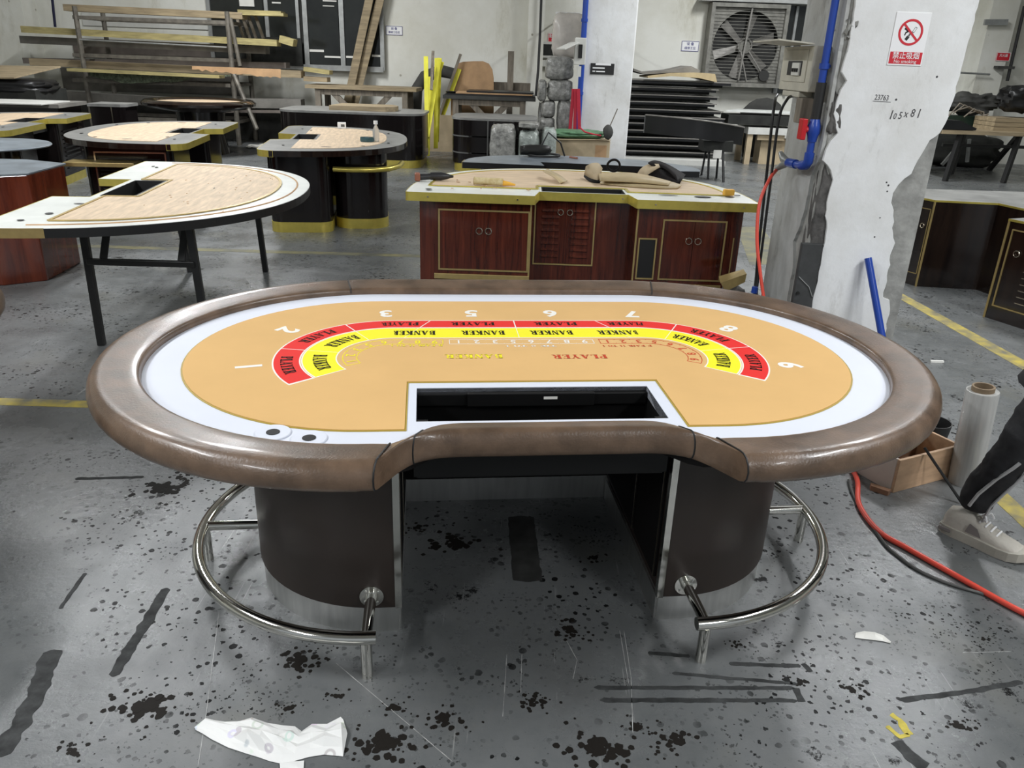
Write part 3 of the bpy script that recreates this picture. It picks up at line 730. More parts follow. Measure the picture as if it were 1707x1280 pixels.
def gaming_top(t, H, a, b, wy, nx0, nx1, nd, border, inner_s, edge_all=False, hole=None, th=.05, cr=.03, ch=.06, ex=2.25, edge='brass', slots=(), bolts=(), inl=True, D=.14):
    out = d_outline(a, b, wy, nx0, nx1, nd, cr, ch, ex)
    holes = []
    if hole: holes = [[(hole[0], hole[2]), (hole[1], hole[2]), (hole[1], hole[3]), (hole[0], hole[3])]]
    top = part(t, 'tabletop', MB().prism(out, H-th, H, holes), border)
    # plywood playing field
    k = inner_s; base = -wy+.30
    f = []
    for i in range(37):
        q = math.pi*i/36; c, s_ = math.cos(q), math.sin(q)
        f.append(((a-k)*math.copysign(abs(c)**(2/ex), c), base+(b-k-.30)*abs(s_)**(2/ex)))
    hx0, hx1, hy0, hy1 = hole
    fld = f+[(-(a-k), base), (hx0-.03, base), (hx0-.03, hy1+.03), (hx1+.03, hy1+.03), (hx1+.03, base), (a-k, base)]
    cl = []
    for q in fld:
        if not cl or math.hypot(q[0]-cl[-1][0], q[1]-cl[-1][1]) > 1e-4: cl.append(q)
    if math.hypot(cl[0][0]-cl[-1][0], cl[0][1]-cl[-1][1]) < 1e-4: cl.pop()
    part(top, 'plywood_field', MB().prism(cl, H, H+.004), 'ply', 'bare plywood field')
    if inl:
        inlay(top, f, .018, H+.005, 'brass_dull' if inl == 1 else inl)
        inlay(top, [(a-k, base), (hx1+.03, base), (hx1+.03, hy1+.03), (hx0-.03, hy1+.03), (hx0-.03, base), (-(a-k), base)], .018, H+.005, 'brass_dull' if inl == 1 else inl)
    # tray well
    w_ = MB(); hz = H-.01
    hz = H+.002; w_.box(hx0, hx0+.006, hy0, hy1, H-D, hz).box(hx1-.006, hx1, hy0, hy1, H-D, hz).box(hx0+.006, hx1-.006, hy0, hy0+.006, H-D, hz).box(hx0+.006, hx1-.006, hy1-.006, hy1, H-D, hz).box(hx0, hx1, hy0, hy1, H-D-.006, H-D)
    part(top, 'tray_well', w_, 'slot_dark', 'black chip tray well')
    n0 = 16
    if edge_all: strip(t, 'brass_edge', out+[out[0]], H-th-.004, H+.001, .004, edge, 'brass edge band')
    else: strip(t, 'brass_edge', out[0:n0], H-th-.004, H+.001, .004, edge, 'brass edge band')
    for (x, y, lx, ly) in slots: part(top, 'slot', MB().lathe([(0, H+.0042), (lx, H+.0042), (lx, H+.0052), (0, H+.0052)], (x, y, 0), 14, 1, ly/lx), 'slot_dark')
    for x, y in bolts: part(t, 'screw', MB().cyl((x, y, H-th/2), (x, y-.006, H-th/2), .006, n=8), 'ring_metal')
    return out
def ring_pull(parent, x, y, z, R=.022, mt='ring_metal'):
    k = part(parent, 'ring_pull', MB().ring((x, y-.006, z), R, .0045, 'y', 20, 6), mt, smooth=60)
    return k
def frame(parent, x0, x1, z0, z1, y, w, mt='brass_dull', d=.008, name='door_trim', rails=True):
    mb = MB().box(x0, x0+w, y-d, y, z0, z1).box(x1-w, x1, y-d, y, z0, z1)
    mb.box(x0+w, x1-w, y-d, y, z1-w, z1).box(x0+w, x1-w, y-d, y, z0, z0+w)
    o = part(parent, name, mb, mt); return o

# ---- mahogany dealer table behind the baccarat table
mt_ = thing('mahogany_table', 'mahogany casino table with brass trim, double doors and a bare wooden top', 'table', (.43, 6.10, 0), R_(.3))
MH = .80
gaming_top(mt_, MH, 1.20, 1.50, .64, -.325, .375, .20, 'ply_white', .13, True, (-.27, .32, -.42, -.22), .055, .02, .035, 2.35, 'brass',
           ((-1.06, -.50, .022, .012), (-1.05, -.56, .022, .010), (.86, -.44, .06, .032), (1.06, -.40, .035, .014), (.62, -.42, .07, .010)),
           ((-1.05, -.645), (-.44, -.645), (.50, -.645), (1.1, -.645), (.30, -.445)), 'brass', .055)
F = -.58     # front faces of the wings
def mcab(x0, x1, dx0, dx1, dz0, dz1, y):
    b_ = part(mt_, 'wing', MB().box(x0, x1, y, .10, .0, MH-.056), 'mahogany', bevel=.004)
    fr = frame(b_, dx0, dx1, dz0, dz1, y, .011)
    xm = (dx0+dx1)/2
    for a_, c_ in ((dx0+.011, xm-.0015), (xm+.0015, dx1-.011)):
        d_ = part(b_, 'door', MB().box(a_, c_, y-.005, y, dz0+.011, dz1-.011), 'mahogany', bevel=.0015)
    ring_pull(b_, xm-.032, y-.005, dz1-.145); ring_pull(b_, xm+.032, y-.005, dz1-.145)
    part(b_, 'kick_trim', MB().box(dx0-.03, dx1+.01, y-.012, y, dz0-.065, dz0-.025), 'brass_dull', bevel=.004)
    return b_
wl = mcab(-1.115, -.338, -.985, -.35, .255, .685, F)
part(wl, 'corner_trim', MB().box(-.350, -.338, F-.006, F+.004, 0, MH-.056), 'brass_dull')
wr = mcab(.390, 1.125, .575, 1.02, .235, .665, F)
part(wr, 'corner_trim', MB().box(.390, .402, F-.006, F+.004, 0, MH-.056), 'brass_dull')
nb = part(wr, 'niche', MB().box(.425, .535, F-.002, F+.001, .245, .52), 'slot_dark', 'open dark niche')
frame(wr, .415, .545, .235, .53, F, .010)
part(wr, 'side_trim', MB().box(1.075, 1.083, F-.004, F, .23, .55), 'brass_dull')
ctr = part(mt_, 'center_cabinet', MB().box(-.338, .390, -.385, .10, 0, MH-.056), 'mahogany')
CF = -.385
frame(ctr, -.315, .125, .27, .765, CF, .010)
for k, x0 in enumerate((-.30, -.088)):
    d_ = part(ctr, 'louver_door', MB().box(x0, x0+.205, CF-.005, CF, .282, .755), 'mahogany', bevel=.0015)
    for j in range(8):
        z = .325+j*.047; part(d_, 'louver', MB().add([(x0+.04, CF-.005, z), (x0+.165, CF-.005, z), (x0+.165, CF-.016, z+.006), (x0+.04, CF-.016, z+.006), (x0+.04, CF-.005, z+.024), (x0+.165, CF-.005, z+.024)],
                                                     [(0, 1, 2, 3), (3, 2, 5, 4), (0, 3, 4), (1, 5, 2), (0, 4, 5, 1)]), 'mahogany')
for x in (-.128, -.062): ring_pull(ctr, x, CF-.005, .655, .02)
bk = MB().prism([(-1.11, .10)]+[(1.02*math.cos(R_(180-180*i/24)), .10+.62*math.sin(R_(180-180*i/24))) for i in range(25)]+[(1.12, .10)], .0, MH-.056)
part(mt_, 'curved_back', bk, 'mahogany', smooth=30)

# ---- dark table behind it with a slate-coloured top
dt = thing('slate_table', 'low table with dark slate top and cut-out behind the mahogany table', 'table', (.42, 8.25, 0), R_(-4))
out = [(-.92, -.62), (-.15, -.62), (-.20, -.35), (1.0, -.35), (1.0, -.62), (1.3, -.55)]+[(.2+1.12*math.cos(R_(a)), -.45+.75*math.sin(R_(a))) for a in range(0, 181, 10)]
part(dt, 'tabletop', MB().prism(out, .70, .745), 'top_grey_blue', 'dark slate top')
strip(dt, 'edge_band', out[0:6], .69, .744, .006, 'black_sheet'); strip(dt, 'edge_band', [out[-1], out[0]], .69, .747, .008, 'brass_dull')
part(dt, 'body', MB().box(-.75, 1.0, -.30, .1, 0, .70), 'rosewood')

# ---- folding table on the left
ft = thing('folding_table', 'half-round casino table top on black folding steel legs', 'table', (-2.30, 5.38, 0), R_(-90+6.7))
FH = .78
gaming_top(ft, FH, 1.38, 1.48, .62, -.36, .40, .22, 'ply_white', .20, False, (-.31, .35, -.36, -.15), .045, .02, .0, 2.2, 'brass',
           ((.66, -.36, .012, .035), (.98, -.40, .022, .022), (1.18, -.46, .018, .018), (-1.0, -.42, .02, .012), (-1.05, -.46, .02, .012), (.0, .25, .02, .004)), ((-.42, -.63), (-.46, -.63)), 'brass_dull')
o_ = d_outline(1.38, 1.48, .62, -.36, .40, .22, .02, .0, 2.2)
strip(ft, 'brass_edge', o_[15:19], FH-.05, FH+.001, .004, 'brass_dull'); strip(ft, 'dark_edge', o_[18:]+[o_[0]], FH-.05, FH-.002, .004, 'black_steel')
part(ft, 'outer_groove', MB().tube([(q[0]*.94, -.50+(q[1]+.50)*.94, FH) for q in o_[17:-1]], .006, 6), 'kraft')
random.seed(3)
for k in range(26):
    x, y = random.uniform(-.9, .9), random.uniform(-.05, .55); s = random.uniform(.004, .011)
    part(ft, 'wood_chip', MB().box(x, x+s*1.6, y, y+s, FH+.004, FH+.006), 'kraft')
def lw(px, py, z=0): # world -> folding table local
    return wm(ft).inverted() @ P(px, py, z)
def fold_leg(pf, top):
    a = lw(*pf); mb = MB().bar(Vector((top[0], top[1], FH-.045)), Vector((a.x, a.y, 0)), .042, .042, (1, 0, 0)); return part(ft, 'leg', mb, 'black_steel', bevel=.005)
lA, lB, lC, lD = lw(170, 575), lw(348, 578), lw(443, 453), lw(318, 453)
fold_leg((170, 575), tuple((wm(ft).inverted() @ Vector((-2.47, 4.47, 0))).xy)); fold_leg((348, 578), tuple((wm(ft).inverted() @ Vector((-1.87, 4.49, 0))).xy))
fold_leg((443, 453), tuple((wm(ft).inverted() @ Vector((-2.04, 6.18, 0))).xy)); fold_leg((318, 453), tuple((wm(ft).inverted() @ Vector((-2.66, 6.12, 0))).xy))
def lw3(x, y, z): return wm(ft).inverted() @ Vector((x, y, z))
part(ft, 'stretcher', MB().bar(lw3(-2.46, 4.44, .50), lw3(-1.85, 4.46, .50), .035, .035), 'black_steel', bevel=.004)
part(ft, 'stretcher', MB().bar(lw3(-2.66, 6.14, .52), lw3(-2.04, 6.20, .52), .03, .03), 'black_steel', bevel=.004)
part(ft, 'stretcher', MB().bar(lw3(-2.38, 4.62, .72), lw3(-1.90, 4.64, .72), .03, .03), 'black_steel')
for x in (-2.38, -1.93):
    p0 = lw3(x, 4.46, .50); p1 = lw3(x+.01, 4.58, .735)
    bb = part(ft, 'brace', MB().bar(p0, p1, .045, .012, (0, 0, 1)), 'black_steel', bevel=.003)
    part(bb, 'hinge_pin', MB().cyl(p0+Vector((0, -.03, .0)), p0+Vector((0, .03, 0)), .012, n=10), 'ring_metal')

# ---- grey-bordered tables
def pedestal_table(name, label, loc, rz, a, b, kind, group=None, ped=None, H=.80):
    t = thing(name, label, 'table', loc, rz, group)
    gaming_top(t, H, a, b, .62, -.33, .37, .20, 'top_grey', .22, False, (-.27, .31, -.40, -.18), .055, .16, .07, 2.6, 'brass',
               ((-.95, -.42, .03, .012), (.95, -.42, .03, .012), (-.75, -.30, .05, .014), (-1.05, .0, .014, .05), (-.9, .35, .03, .02), (-.55, .60, .04, .014), (.55, .60, .04, .014), (.9, .35, .03, .02), (1.05, .0, .014, .05)), (), 0)
    o_ = d_outline(a, b, .62, -.33, .37, .20, .16, .07, 2.6); strip(t, 'dark_edge', o_[15:]+[o_[0]], H-.055, H-.002, .004, 'rosewood')
    for (x0, x1, y0, y1, r) in ped:
        def rr(x0, x1, y0, y1, r): return arc(x0+r, y0+r, r, 180, 270, 8)+arc(x1-r, y0+r, r, 270, 360, 8)+arc(x1-r, y1-r, r, 0, 90, 8)+arc(x0+r, y1-r, r, 90, 180, 8)
        pd = part(t, 'pedestal', MB().prism(rr(x0, x1, y0, y1, r), .10, H-.056), 'black_gloss', 'glossy black wood pedestal', smooth=35)
        part(pd, 'plinth', MB().prism(rr(x0-.004, x1+.004, y0-.004, y1+.004, r), 0, .10), 'brass', 'brass plinth', smooth=35)
        for z in ((.62,) if kind else ()):
            part(pd, 'brass_band', MB().prism(rr(x0-.008, x1+.008, y0-.008, y1+.008, r), z, z+.045), 'brass', smooth=35)
    return t
g1 = pedestal_table('gaming_table', 'grey-bordered gaming table with louvred black pedestals, beside the mahogany-red cabinet', (-4.02, 9.12, 0), R_(90+8), 1.42, 1.42, 0,
                    ped=((-1.02, -.30, -.40, .45, .06), (.35, 1.02, -.45, .40, .06)))
for pd in [c for c in g1.children if c.name.startswith('pedestal')]:
    x0 = -1.02 if min(v.co.x for v in pd.data.vertices) < 0 else .35
    if x0 < 0:
        for k in range(13):
            part(pd, 'louver', MB().box(-1.032, -1.018, -.28+.0, .30, .16+k*.037, .172+k*.037), 'black_steel')
        frame_m = MB().box(-1.03, -1.02, -.34, -.325, .13, .68).box(-1.03, -1.02, .33, .345, .13, .68).box(-1.03, -1.02, -.34, .345, .665, .68).box(-1.03, -1.02, -.34, .345, .13, .145)
        part(pd, 'louver_frame', frame_m, 'ring_metal')
part(g1, 'lower_shelf', MB().box(-1.28, -1.02, -.1, .55, .56, .60), 'brass_dull', bevel=.004)
g2 = pedestal_table('gaming_table', 'grey-bordered gaming table on two rounded black pedestals with brass plinths and bands', (-2.06, 9.05, 0), R_(-90+9), 1.42, 1.42, 0,
                    ped=((.42, 1.22, -.56, .03, .12), (.40, 1.02, .05, .58, .20), (-1.1, -.4, -.45, .45, .15)))
part(g2, 'brass_rail', MB().tube([(1.10, .06, .60), (1.14, .25, .60), (1.12, .45, .60), (1.02, .60, .60), (.80, .70, .60), (.5, .74, .60)], .026, 8), 'brass', smooth=60)
g3 = pedestal_table('gaming_table', 'grey-bordered gaming table with louvred pedestal, left of another grey-bordered table', (-6.15, 9.72, 0), R_(90+10), 1.42, 1.42, 0,
                    ped=((-1.15, -.35, -.50, .45, .05), (.35, 1.15, -.50, .45, .05)))
for k in range(10):
    part(g3, 'louver', MB().box(.5, 1.0, -.516, -.505, .18+k*.05, .194+k*.05), 'black_steel')
    part(g3, 'louver', MB().box(-1.166, -1.152, -.4, .35, .18+k*.05, .194+k*.05), 'black_steel')

# ---- red cabinet at the left edge
rcb = thing('red_cabinet', 'glossy red mahogany cabinet with grey-blue top beside the folding table', 'cabinet', (-4.19, 5.97, 0), R_(4))
RH = .79
o2 = [(-.9, -.42), (.42, -.42), (.66, -.26), (.66, .30), (.3, .46), (-.9, .46)]
part(rcb, 'body', MB().prism(o2, 0, RH-.012), 'mahogany_red', bevel=.01)
part(rcb, 'countertop', MB().prism(offset_path(o2, .012), RH-.012, RH), 'top_grey_blue', 'grey-blue laminate top', bevel=.002)
part(rcb, 'door_panel', MB().box(-.62, .25, -.434, -.42, .38, .66), 'mahogany_red', bevel=.005)
part(rcb, 'molding', MB().box(-.9, .28, -.438, -.42, .30, .325), 'mahogany_red', bevel=.006)
lt = thing('round_stand', 'small round grey-topped stand beside the red cabinet', 'table', (-4.85, 7.35, 0))
part(lt, 'tabletop', MB().lathe([(0, .775), (.55, .775), (.56, .785), (.55, .795), (0, .795)], n=40), 'top_grey_blue', smooth=40)
part(lt, 'pedestal', MB().lathe([(.30, 0), (.30, .775)], n=28), 'rosewood', smooth=40); part(lt, 'foot', MB().lathe([(0, .0), (.34, 0), (.34, .04), (.0, .04)], n=28), 'rosewood')

# ---- leather rail of another table, cut by the left edge of the view
orl = thing('oval_table', 'oval table with brown leather rail, standing beside the yellow floor line', 'table', (-2.95, 2.50, 0), R_(5))
def oval(a, b, n=64): return [(a*math.cos(2*math.pi*i/n), b*math.sin(2*math.pi*i/n)) for i in range(n)]
vs_, fs_ = [], []; NN = 72; pr = PROF
for i in range(NN):
    c, s = math.cos(2*math.pi*i/NN), math.sin(2*math.pi*i/NN)
    for u, z in pr: vs_.append(((.99+.14*u)*c, (.62+.14*u)*s, TZ+z))
for i in range(NN):
    j = (i+1) % NN; fs_ += [(i*len(pr)+k, i*len(pr)+(k+1) % len(pr), j*len(pr)+(k+1) % len(pr), j*len(pr)+k) for k in range(len(pr))]
part(orl, 'rail', MB().add(vs_, fs_), 'leather', smooth=50)
part(orl, 'white_border', MB().prism(oval(1.0, .63), TZ-.03, TZ), 'white_felt'); part(orl, 'felt', MB().prism(oval(.88, .51), TZ, TZ+.004), 'felt')
part(orl, 'pedestal', MB().prism(oval(.55, .34), 0, TZ-.03), 'base_brown', smooth=35)

# ---- dark rosewood cabinets on the right
def rose_cab(name, label, loc, rz, w, d, H, side):
    t = thing(name, label, 'cabinet', loc, rz)
    part(t, 'body', MB().box(-w/2, w/2, 0, d, 0, H-.01), 'rosewood', bevel=.004)
    part(t, 'countertop', MB().box(-w/2-.005, w/2+.005, -.005, d+.005, H-.01, H), 'top_grey', bevel=.002)
    return t
rc1 = thing('rosewood_cabinet', 'tall corner-shaped rosewood cabinet with brass trim and ring pull behind the column', 'cabinet', (3.05, 6.04, 0), R_(0))
RCH = .715
plan = [(.26, .60), (.315, .485), (.80, .44), (.88, .14), (1.9, .14), (1.9, 1.2), (.55, 1.15)]
part(rc1, 'body', MB().prism(plan, 0, RCH-.012), 'rosewood')
part(rc1, 'countertop', MB().prism(plan, RCH-.012, RCH), 'top_grey'); strip(rc1, 'brass_edge', plan[0:4], RCH-.014, RCH+.001, .004, 'brass')
e0, e1 = Vector((*plan[0], 0)), Vector((*plan[1], 0))
part(rc1, 'corner_trim', MB().bar(e1+Vector((0, 0, .0)), e1+Vector((0, 0, RCH-.014)), .012, .012), 'brass_dull')
dn = (e1-e0).normalized(); nn_ = Vector((dn.y, -dn.x, 0))
def face_rect(pt, name, a, b, u0, u1, z0, z1, d, mt, o0=0):
    a = Vector(a); b = Vector(b); e = (b-a); L = e.length; e.normalize(); nr = Vector((e.y, -e.x, 0)); vs = []
    for dd in (o0, d):
        for u, z in ((u0, z0), (u1, z0), (u1, z1), (u0, z1)): p = a+e*u+nr*dd; vs.append((p.x, p.y, z))
    return part(pt, name, MB().add(vs, [(0, 1, 2, 3), (7, 6, 5, 4), (0, 4, 5, 1), (1, 5, 6, 2), (2, 6, 7, 3), (3, 7, 4, 0)]), mt)
Le = (e1-e0).length
for u0, u1, z0, z1 in ((.012, .018, .10, .64), (Le-.022, Le-.016, .10, .64), (.012, Le-.016, .634, .64), (.012, Le-.016, .10, .106)): face_rect(rc1, 'door_trim', e0, e1, u0, u1, z0, z1, .005, 'brass_dull')
pc = e0+dn*(Le*.5)+nn_*.008
part(rc1, 'ring_pull', MB().tube([pc+dn*.018*math.cos(k*.3307)+Vector((0, 0, .50+.018*math.sin(k*.3307))) for k in range(19)], .004, 6, closed=True), 'ring_metal', smooth=60)
rc2 = thing('rosewood_cabinet', 'rosewood cabinet with slotted door and brass trim next to the corner-shaped cabinet', 'cabinet', (*P(1640, 528).xy, 0), R_(-66))
W2 = 1.2
part(rc2, 'body', MB().box(0, W2, 0, .36, 0, .715), 'rosewood'); part(rc2, 'countertop', MB().box(-.004, W2+.004, -.004, .36, .715, .725), 'top_grey'); part(rc2, 'brass_edge', MB().box(-.006, W2, -.008, -.004, .71, .726), 'brass')
part(rc2, 'corner_trim', MB().box(-.006, .008, -.006, .008, 0, .715), 'brass_dull')
frame(rc2, .04, .62, .10, .66, 0, .008); ring_pull(rc2, .12, -.004, .50, .022)
for k in range(8): part(rc2, 'slot', MB().box(.20, .5, -.006, 0, .16+k*.045, .166+k*.045), 'ring_metal')
# ================================================================ things along the back wall
def qb(p0, p1, y, d, mb=None):              # box whose front face spans two picture corners at distance y
    a, b = Q(*p0, y), Q(*p1, y); mb = mb or MB()
    return mb.box(min(a.x, b.x), max(a.x, b.x), y, y+d, min(a.z, b.z), max(a.z, b.z))
def qbar(p0, p1, y, w, h, y2=None, mb=None):
    return (mb or MB()).bar(Q(*p0, y), Q(*p1, y if y2 is None else y2), w, h)
# ---- pilasters and the window
def trim(n, x0, x1, y, mt='plaster_wall'): return struct('trim_%d' % n, MB().box(x0, x1, y, WY, 0, 5.2), mt)
trim(1, Q(880, 50, 16.7).x, Q(907, 50, 16.7).x, 16.7)
trim(2, Q(1645, 50, 16.6).x, Q(1690, 50, 16.6).x, 16.6)
trim(3, -11.4, Q(45, 60, 16.5).x, 16.5)
a, b = Q(352, -60, WY), Q(641, 118, WY)
wn = struct('window_1', MB().box(a.x, b.x, WY-.05, WY-.004, b.z, a.z+.3), 'shed_dark')
def wpart(name, x0, x1, z0, z1, y0, y1, mt): return part(wn, name, MB().box(x0, x1, y0, y1, z0, z1), mt)
zt = a.z+.3
for px, w_ in ((353, .07), (448, .07), (499, .06), (511, .09), (571, .09), (637, .08)):
    x = Q(px, 60, WY-.08).x; wpart('window_mullion', x-w_/2, x+w_/2, b.z, zt, WY-.13, WY-.05, 'alu')
wpart('window_sill', a.x, b.x, b.z-.03, b.z+.07, WY-.15, WY-.05, 'alu')
xs = [Q(px, 60, WY).x for px in (353, 448, 505, 571, 637)]
for i in range(4): wpart('window_pane', xs[i]+.05, xs[i+1]-.05, b.z+.06, zt-.05, WY-.09, WY-.07, 'glass_dark')
for (x0, y0, x1, y1) in ((512, 82, 540, 87), (541, 93, 568, 97), (577, 93, 592, 97), (620, 91, 634, 95), (464, 86, 491, 90), (538, 0, 561, 3), (538, 9, 557, 11), (453, 3, 468, 6)):
    part(wn, 'paper_strip', qb((x0, y0), (x1, y1), WY-.10, .005), 'paper_white')
part(wn, 'poster', qb((398, -5), (424, 11), WY-.11, .01), 'paper_white')
# ---- wall notices
def notice(name, label, c0, c1, y, base, lines, tmat, border=None, z_t=.0):
    a, b = Q(*c0, y), Q(*c1, y); t = thing(name, label, 'sign', ((a.x+b.x)/2, y, min(a.z, b.z)))
    w_, h = abs(b.x-a.x), abs(a.z-b.z)
    part(t, 'panel', MB().box(-w_/2, w_/2, 0, .01, 0, h), base)
    if border:
        e = h*.05; mb = MB().box(-w_/2, w_/2, -.002, 0, 0, e).box(-w_/2, w_/2, -.002, 0, h-e, h).box(-w_/2, -w_/2+e, -.002, 0, e, h-e).box(w_/2-e, w_/2, -.002, 0, e, h-e); part(t, 'border', mb, border)
    for (txt, fx, fz, sz) in lines:
        o = wall_text(t, 'lettering', txt, sz*h, tmat, Vector((fx*w_, -.004, fz*h)), .004*sz*h/.1*.2)
    return t
notice('wall_notice', 'white notice with blue border and lettering on the wall beside the window', (643, 43), (671, 59), WY-.012, 'sign_white', [('设 备', 0, .72, .34), ('维修工位区', 0, .30, .28)], 'sign_blue', 'sign_blue')
notice('wall_notice', 'white notice with blue border and lettering beside the exhaust fan', (1137, 68), (1164, 86), WY-.012, 'sign_white', [('设 备', 0, .72, .34), ('维修工位', 0, .30, .30)], 'sign_blue', 'sign_blue')
notice('wall_notice', 'small red warning sign above the switch box, beside the hanging plastic bag', (914, 55), (929, 71), WY-.012, 'sign_red', [('配电', 0, .68, .45), ('箱', 0, .25, .32)], 'sign_white', 'sign_white')
notice('wall_notice', 'small red warning sign on the wall above a steel bracket', (1663, 87), (1682, 102), 16.58, 'sign_red', [('灭火器', 0, .62, .36)], 'sign_white', 'sign_white')
notice('pillar_plate', 'black nameplate with white lettering on the far column', (985, 105), (1023, 125), 13.988, 'sign_black', [], 'sign_white')
for (u0, u1, v0, v1) in ((-.30, .36, .70, .86), (-.42, .10, .44, .54), (-.42, -.30, .20, .28), (-.26, .12, .19, .27)):
    pt_ = [o for o in bpy.data.objects if o.name.startswith('pillar_plate')][0]; part(pt_, 'lettering', MB().box(u0*.38, u1*.38, -.002, 0, v0*.2, v1*.2), 'sign_white')
# ---- far column
struct('column_1', MB().box(.985, 1.80, 14.0, 14.75, 0, 5.2), 'plaster_column', bevel=.02)
pp = thing('water_pipe', 'blue plastic pipe running up the edge of the far column', 'pipe', (.955, 13.96, .55))
part(pp, 'pipe', MB().cyl((0, 0, 0), (.0, 0, 4.3), .045, n=12), 'blue_pvc', smooth=50)
for z in (.6, 1.7): part(pp, 'clip', MB().cyl((0, 0, z), (0, 0, z+.05), .055, n=12), 'blue_pvc')
sb = thing('switch_box', 'open white switch box with raised lid on the far column', 'electrical box', (*Q(966, 108, 13.75).xy, Q(966, 108, 13.75).z))
part(sb, 'box', MB().box(-.09, .09, 0, .14, 0, .40), 'box_white', bevel=.01); part(sb, 'lid', MB().bar((-.09, 0, .33), (-.32, -.12, .22), .28, .015), 'box_white'); part(sb, 'breaker', MB().box(-.03, .03, -.02, 0, .1, .3), 'slot_dark')
part(sb, 'bracket', MB().box(.05, .085, .14, .25, .1, .3), 'box_white'); part(sb, 'plug', MB().box(-.03, .03, -.03, .03, -.18, -.02), 'box_white')
# bag, wall panel, cables
bg = thing('plastic_bag', 'large clear plastic bag hanging beside the far column', 'bag', (Q(946, 97, 15.3).x, 15.3, Q(951, 97, 15.3).z))
hb = Q(951, 22, 15.3).z-Q(951, 97, 15.3).z
part(bg, 'bag', MB().cushion((0, 0, hb*.5), .58, .36, hb, .04, 3, 8, 0, 4.5), 'plastic_bag', smooth=60); part(bg, 'top_bar', MB().bar((-.25, 0, hb), (.25, 0, hb), .03, .03), 'sign_white'); part(bg, 'hook_arm', MB().bar((0, 0, hb), (0, WY-15.3, hb+.05), .02, .02), 'alu')
pn = thing('wall_panel', 'shallow framed steel panel with sockets on the wall behind the wrapped rolls', 'panel', (*Q(922, 97, 16.9).xy, Q(922, 97, 16.9).z))
part(pn, 'frame', MB().box(-.38, .38, 0, .09, 0, .30), 'box_white', bevel=.01); part(pn, 'screen', MB().box(-.32, .32, -.01, 0, .05, .25), 'shed_dark'); part(pn, 'socket_strip', MB().box(-.38, .0, -.03, .05, -.16, -.04), 'box_white', bevel=.01)
solo('wall_cable', MB().tube([Q(903, -20, 16.6), Q(900, 60, 16.6), Q(897, 118, 16.55), Q(893, 160, 16.5)], .025, 6), 'rubber', 'black cable hanging down the white pilaster', 'cable')
# ---- bubble-wrapped rolls
rolls = [((910, 133), (957, 95)), ((896, 168), (912, 134)), ((913, 168), (955, 134)), ((903, 196), (926, 169)), ((900, 219), (925, 197)), ((928, 219), (955, 169)), ((896, 222), (908, 172))]
rl = ['bubble-wrapped bundle on top of the pile beside the far column', 'small bubble-wrapped roll under the topmost bundle, on its open side', 'bubble-wrapped bundle directly under the topmost bundle', 'round bubble-wrapped roll in the middle of the pile',
      'bubble-wrapped roll at the foot of the pile, under the round roll', 'tall bubble-wrapped roll at the foot of the pile next to the red straps', 'narrow bubble-wrapped roll standing behind the round roll']
prev = {}
for i, ((x0, y0), (x1, y1)) in enumerate(rolls):
    yy = 14.16+(.50 if i in (6,) else 0); a, b = Q(x0, y0, yy), Q(x1, y1, yy); w_, h = abs(b.x-a.x), abs(b.z-a.z)
    solo('wrapped_roll', MB().cushion(((a.x+b.x)/2, yy+.2, (a.z+b.z)/2), w_*1.04, .40, h*1.03, .05, i+1, 8, 0, 4.0), 'bubble', rl[i], 'bundle', 'bubble-wrapped rolls piled by the column', smooth=60)
low = [((815, 266), (861, 209), 12.2, 'tall bubble-wrapped block with crumpled film, beside the black drum cabinet', 'bubble'), ((863, 263), (901, 218), 12.2, 'pale green bubble-wrapped block between two other wrapped blocks', 'bubble_green'), ((902, 262), (930, 214), 12.2, 'pale green bubble-wrapped block next to the cardboard box', 'bubble_green'), ((864, 214), (900, 206), 12.2, 'flat bubble-wrapped pack lying on the pale green block', 'bubble')]
for i, (p0, p1, yy, lb, mm) in enumerate(low):
    a, b = Q(*p0, yy), Q(*p1, yy); z0 = 0 if i < 3 else min(a.z, b.z); z1 = max(a.z, b.z)
    solo('wrapped_block', MB().cushion(((a.x+b.x)/2, yy+.25, (z0+z1)/2), abs(b.x-a.x)*.97, .46, (z1-z0)*.97, .03, i+20, 9, 0, 6.0), mm, lb, 'bundle', 'bubble-wrapped blocks', smooth=60)
plt = solo('pallet', MB().box(.28, .88, 14.16, 15.05, 0, .50), 'shed_dark', 'dark stand under the pile of wrapped rolls', 'stand')
solo('cling_film', MB().cushion((Q(845, 255, 12.0).x, 11.95, .16), .70, .25, .32, .22, 31, 8, 0, 2.4), 'bubble', 'crumpled sheet of bubble film on the floor before the wrapped blocks', 'film', smooth=60)
# cardboard box with green net, red straps
cb = thing('cardboard_box', 'brown cardboard box beside the far column with green netting on top', 'box', (Q(971, 250, 13.0).x, 13.25, 0))
part(cb, 'carton', MB().box(-.43, .43, -.25, .25, 0, .52), 'kraft_pale', bevel=.008); part(cb, 'print', MB().box(.2, .38, -.253, -.25, .25, .45), 'kraft'); part(cb, 'flap', MB().bar((-.43, -.25, .52), (.43, -.25, .54), .12, .008), 'kraft_pale')
solo('green_net', MB().cushion((Q(965, 230, 13.0).x, 13.22, .595), .92, .5, .13, .10, 40, 8, 0, 2.6), 'net_green', 'green netting heaped on the cardboard box', 'net', smooth=60)
for i, (x0, x1) in enumerate(((956, 950), (960, 958), (964, 966))):
    solo('hanging_strap', MB().bar(Q(x0, 148, 13.62-.03*i), Q(x1, 220, 13.62-.03*i), .055, .012, (0, 1, 0)), 'strap_red', 'red strap hanging beside the far column', 'strap', 'red straps hanging by the column')
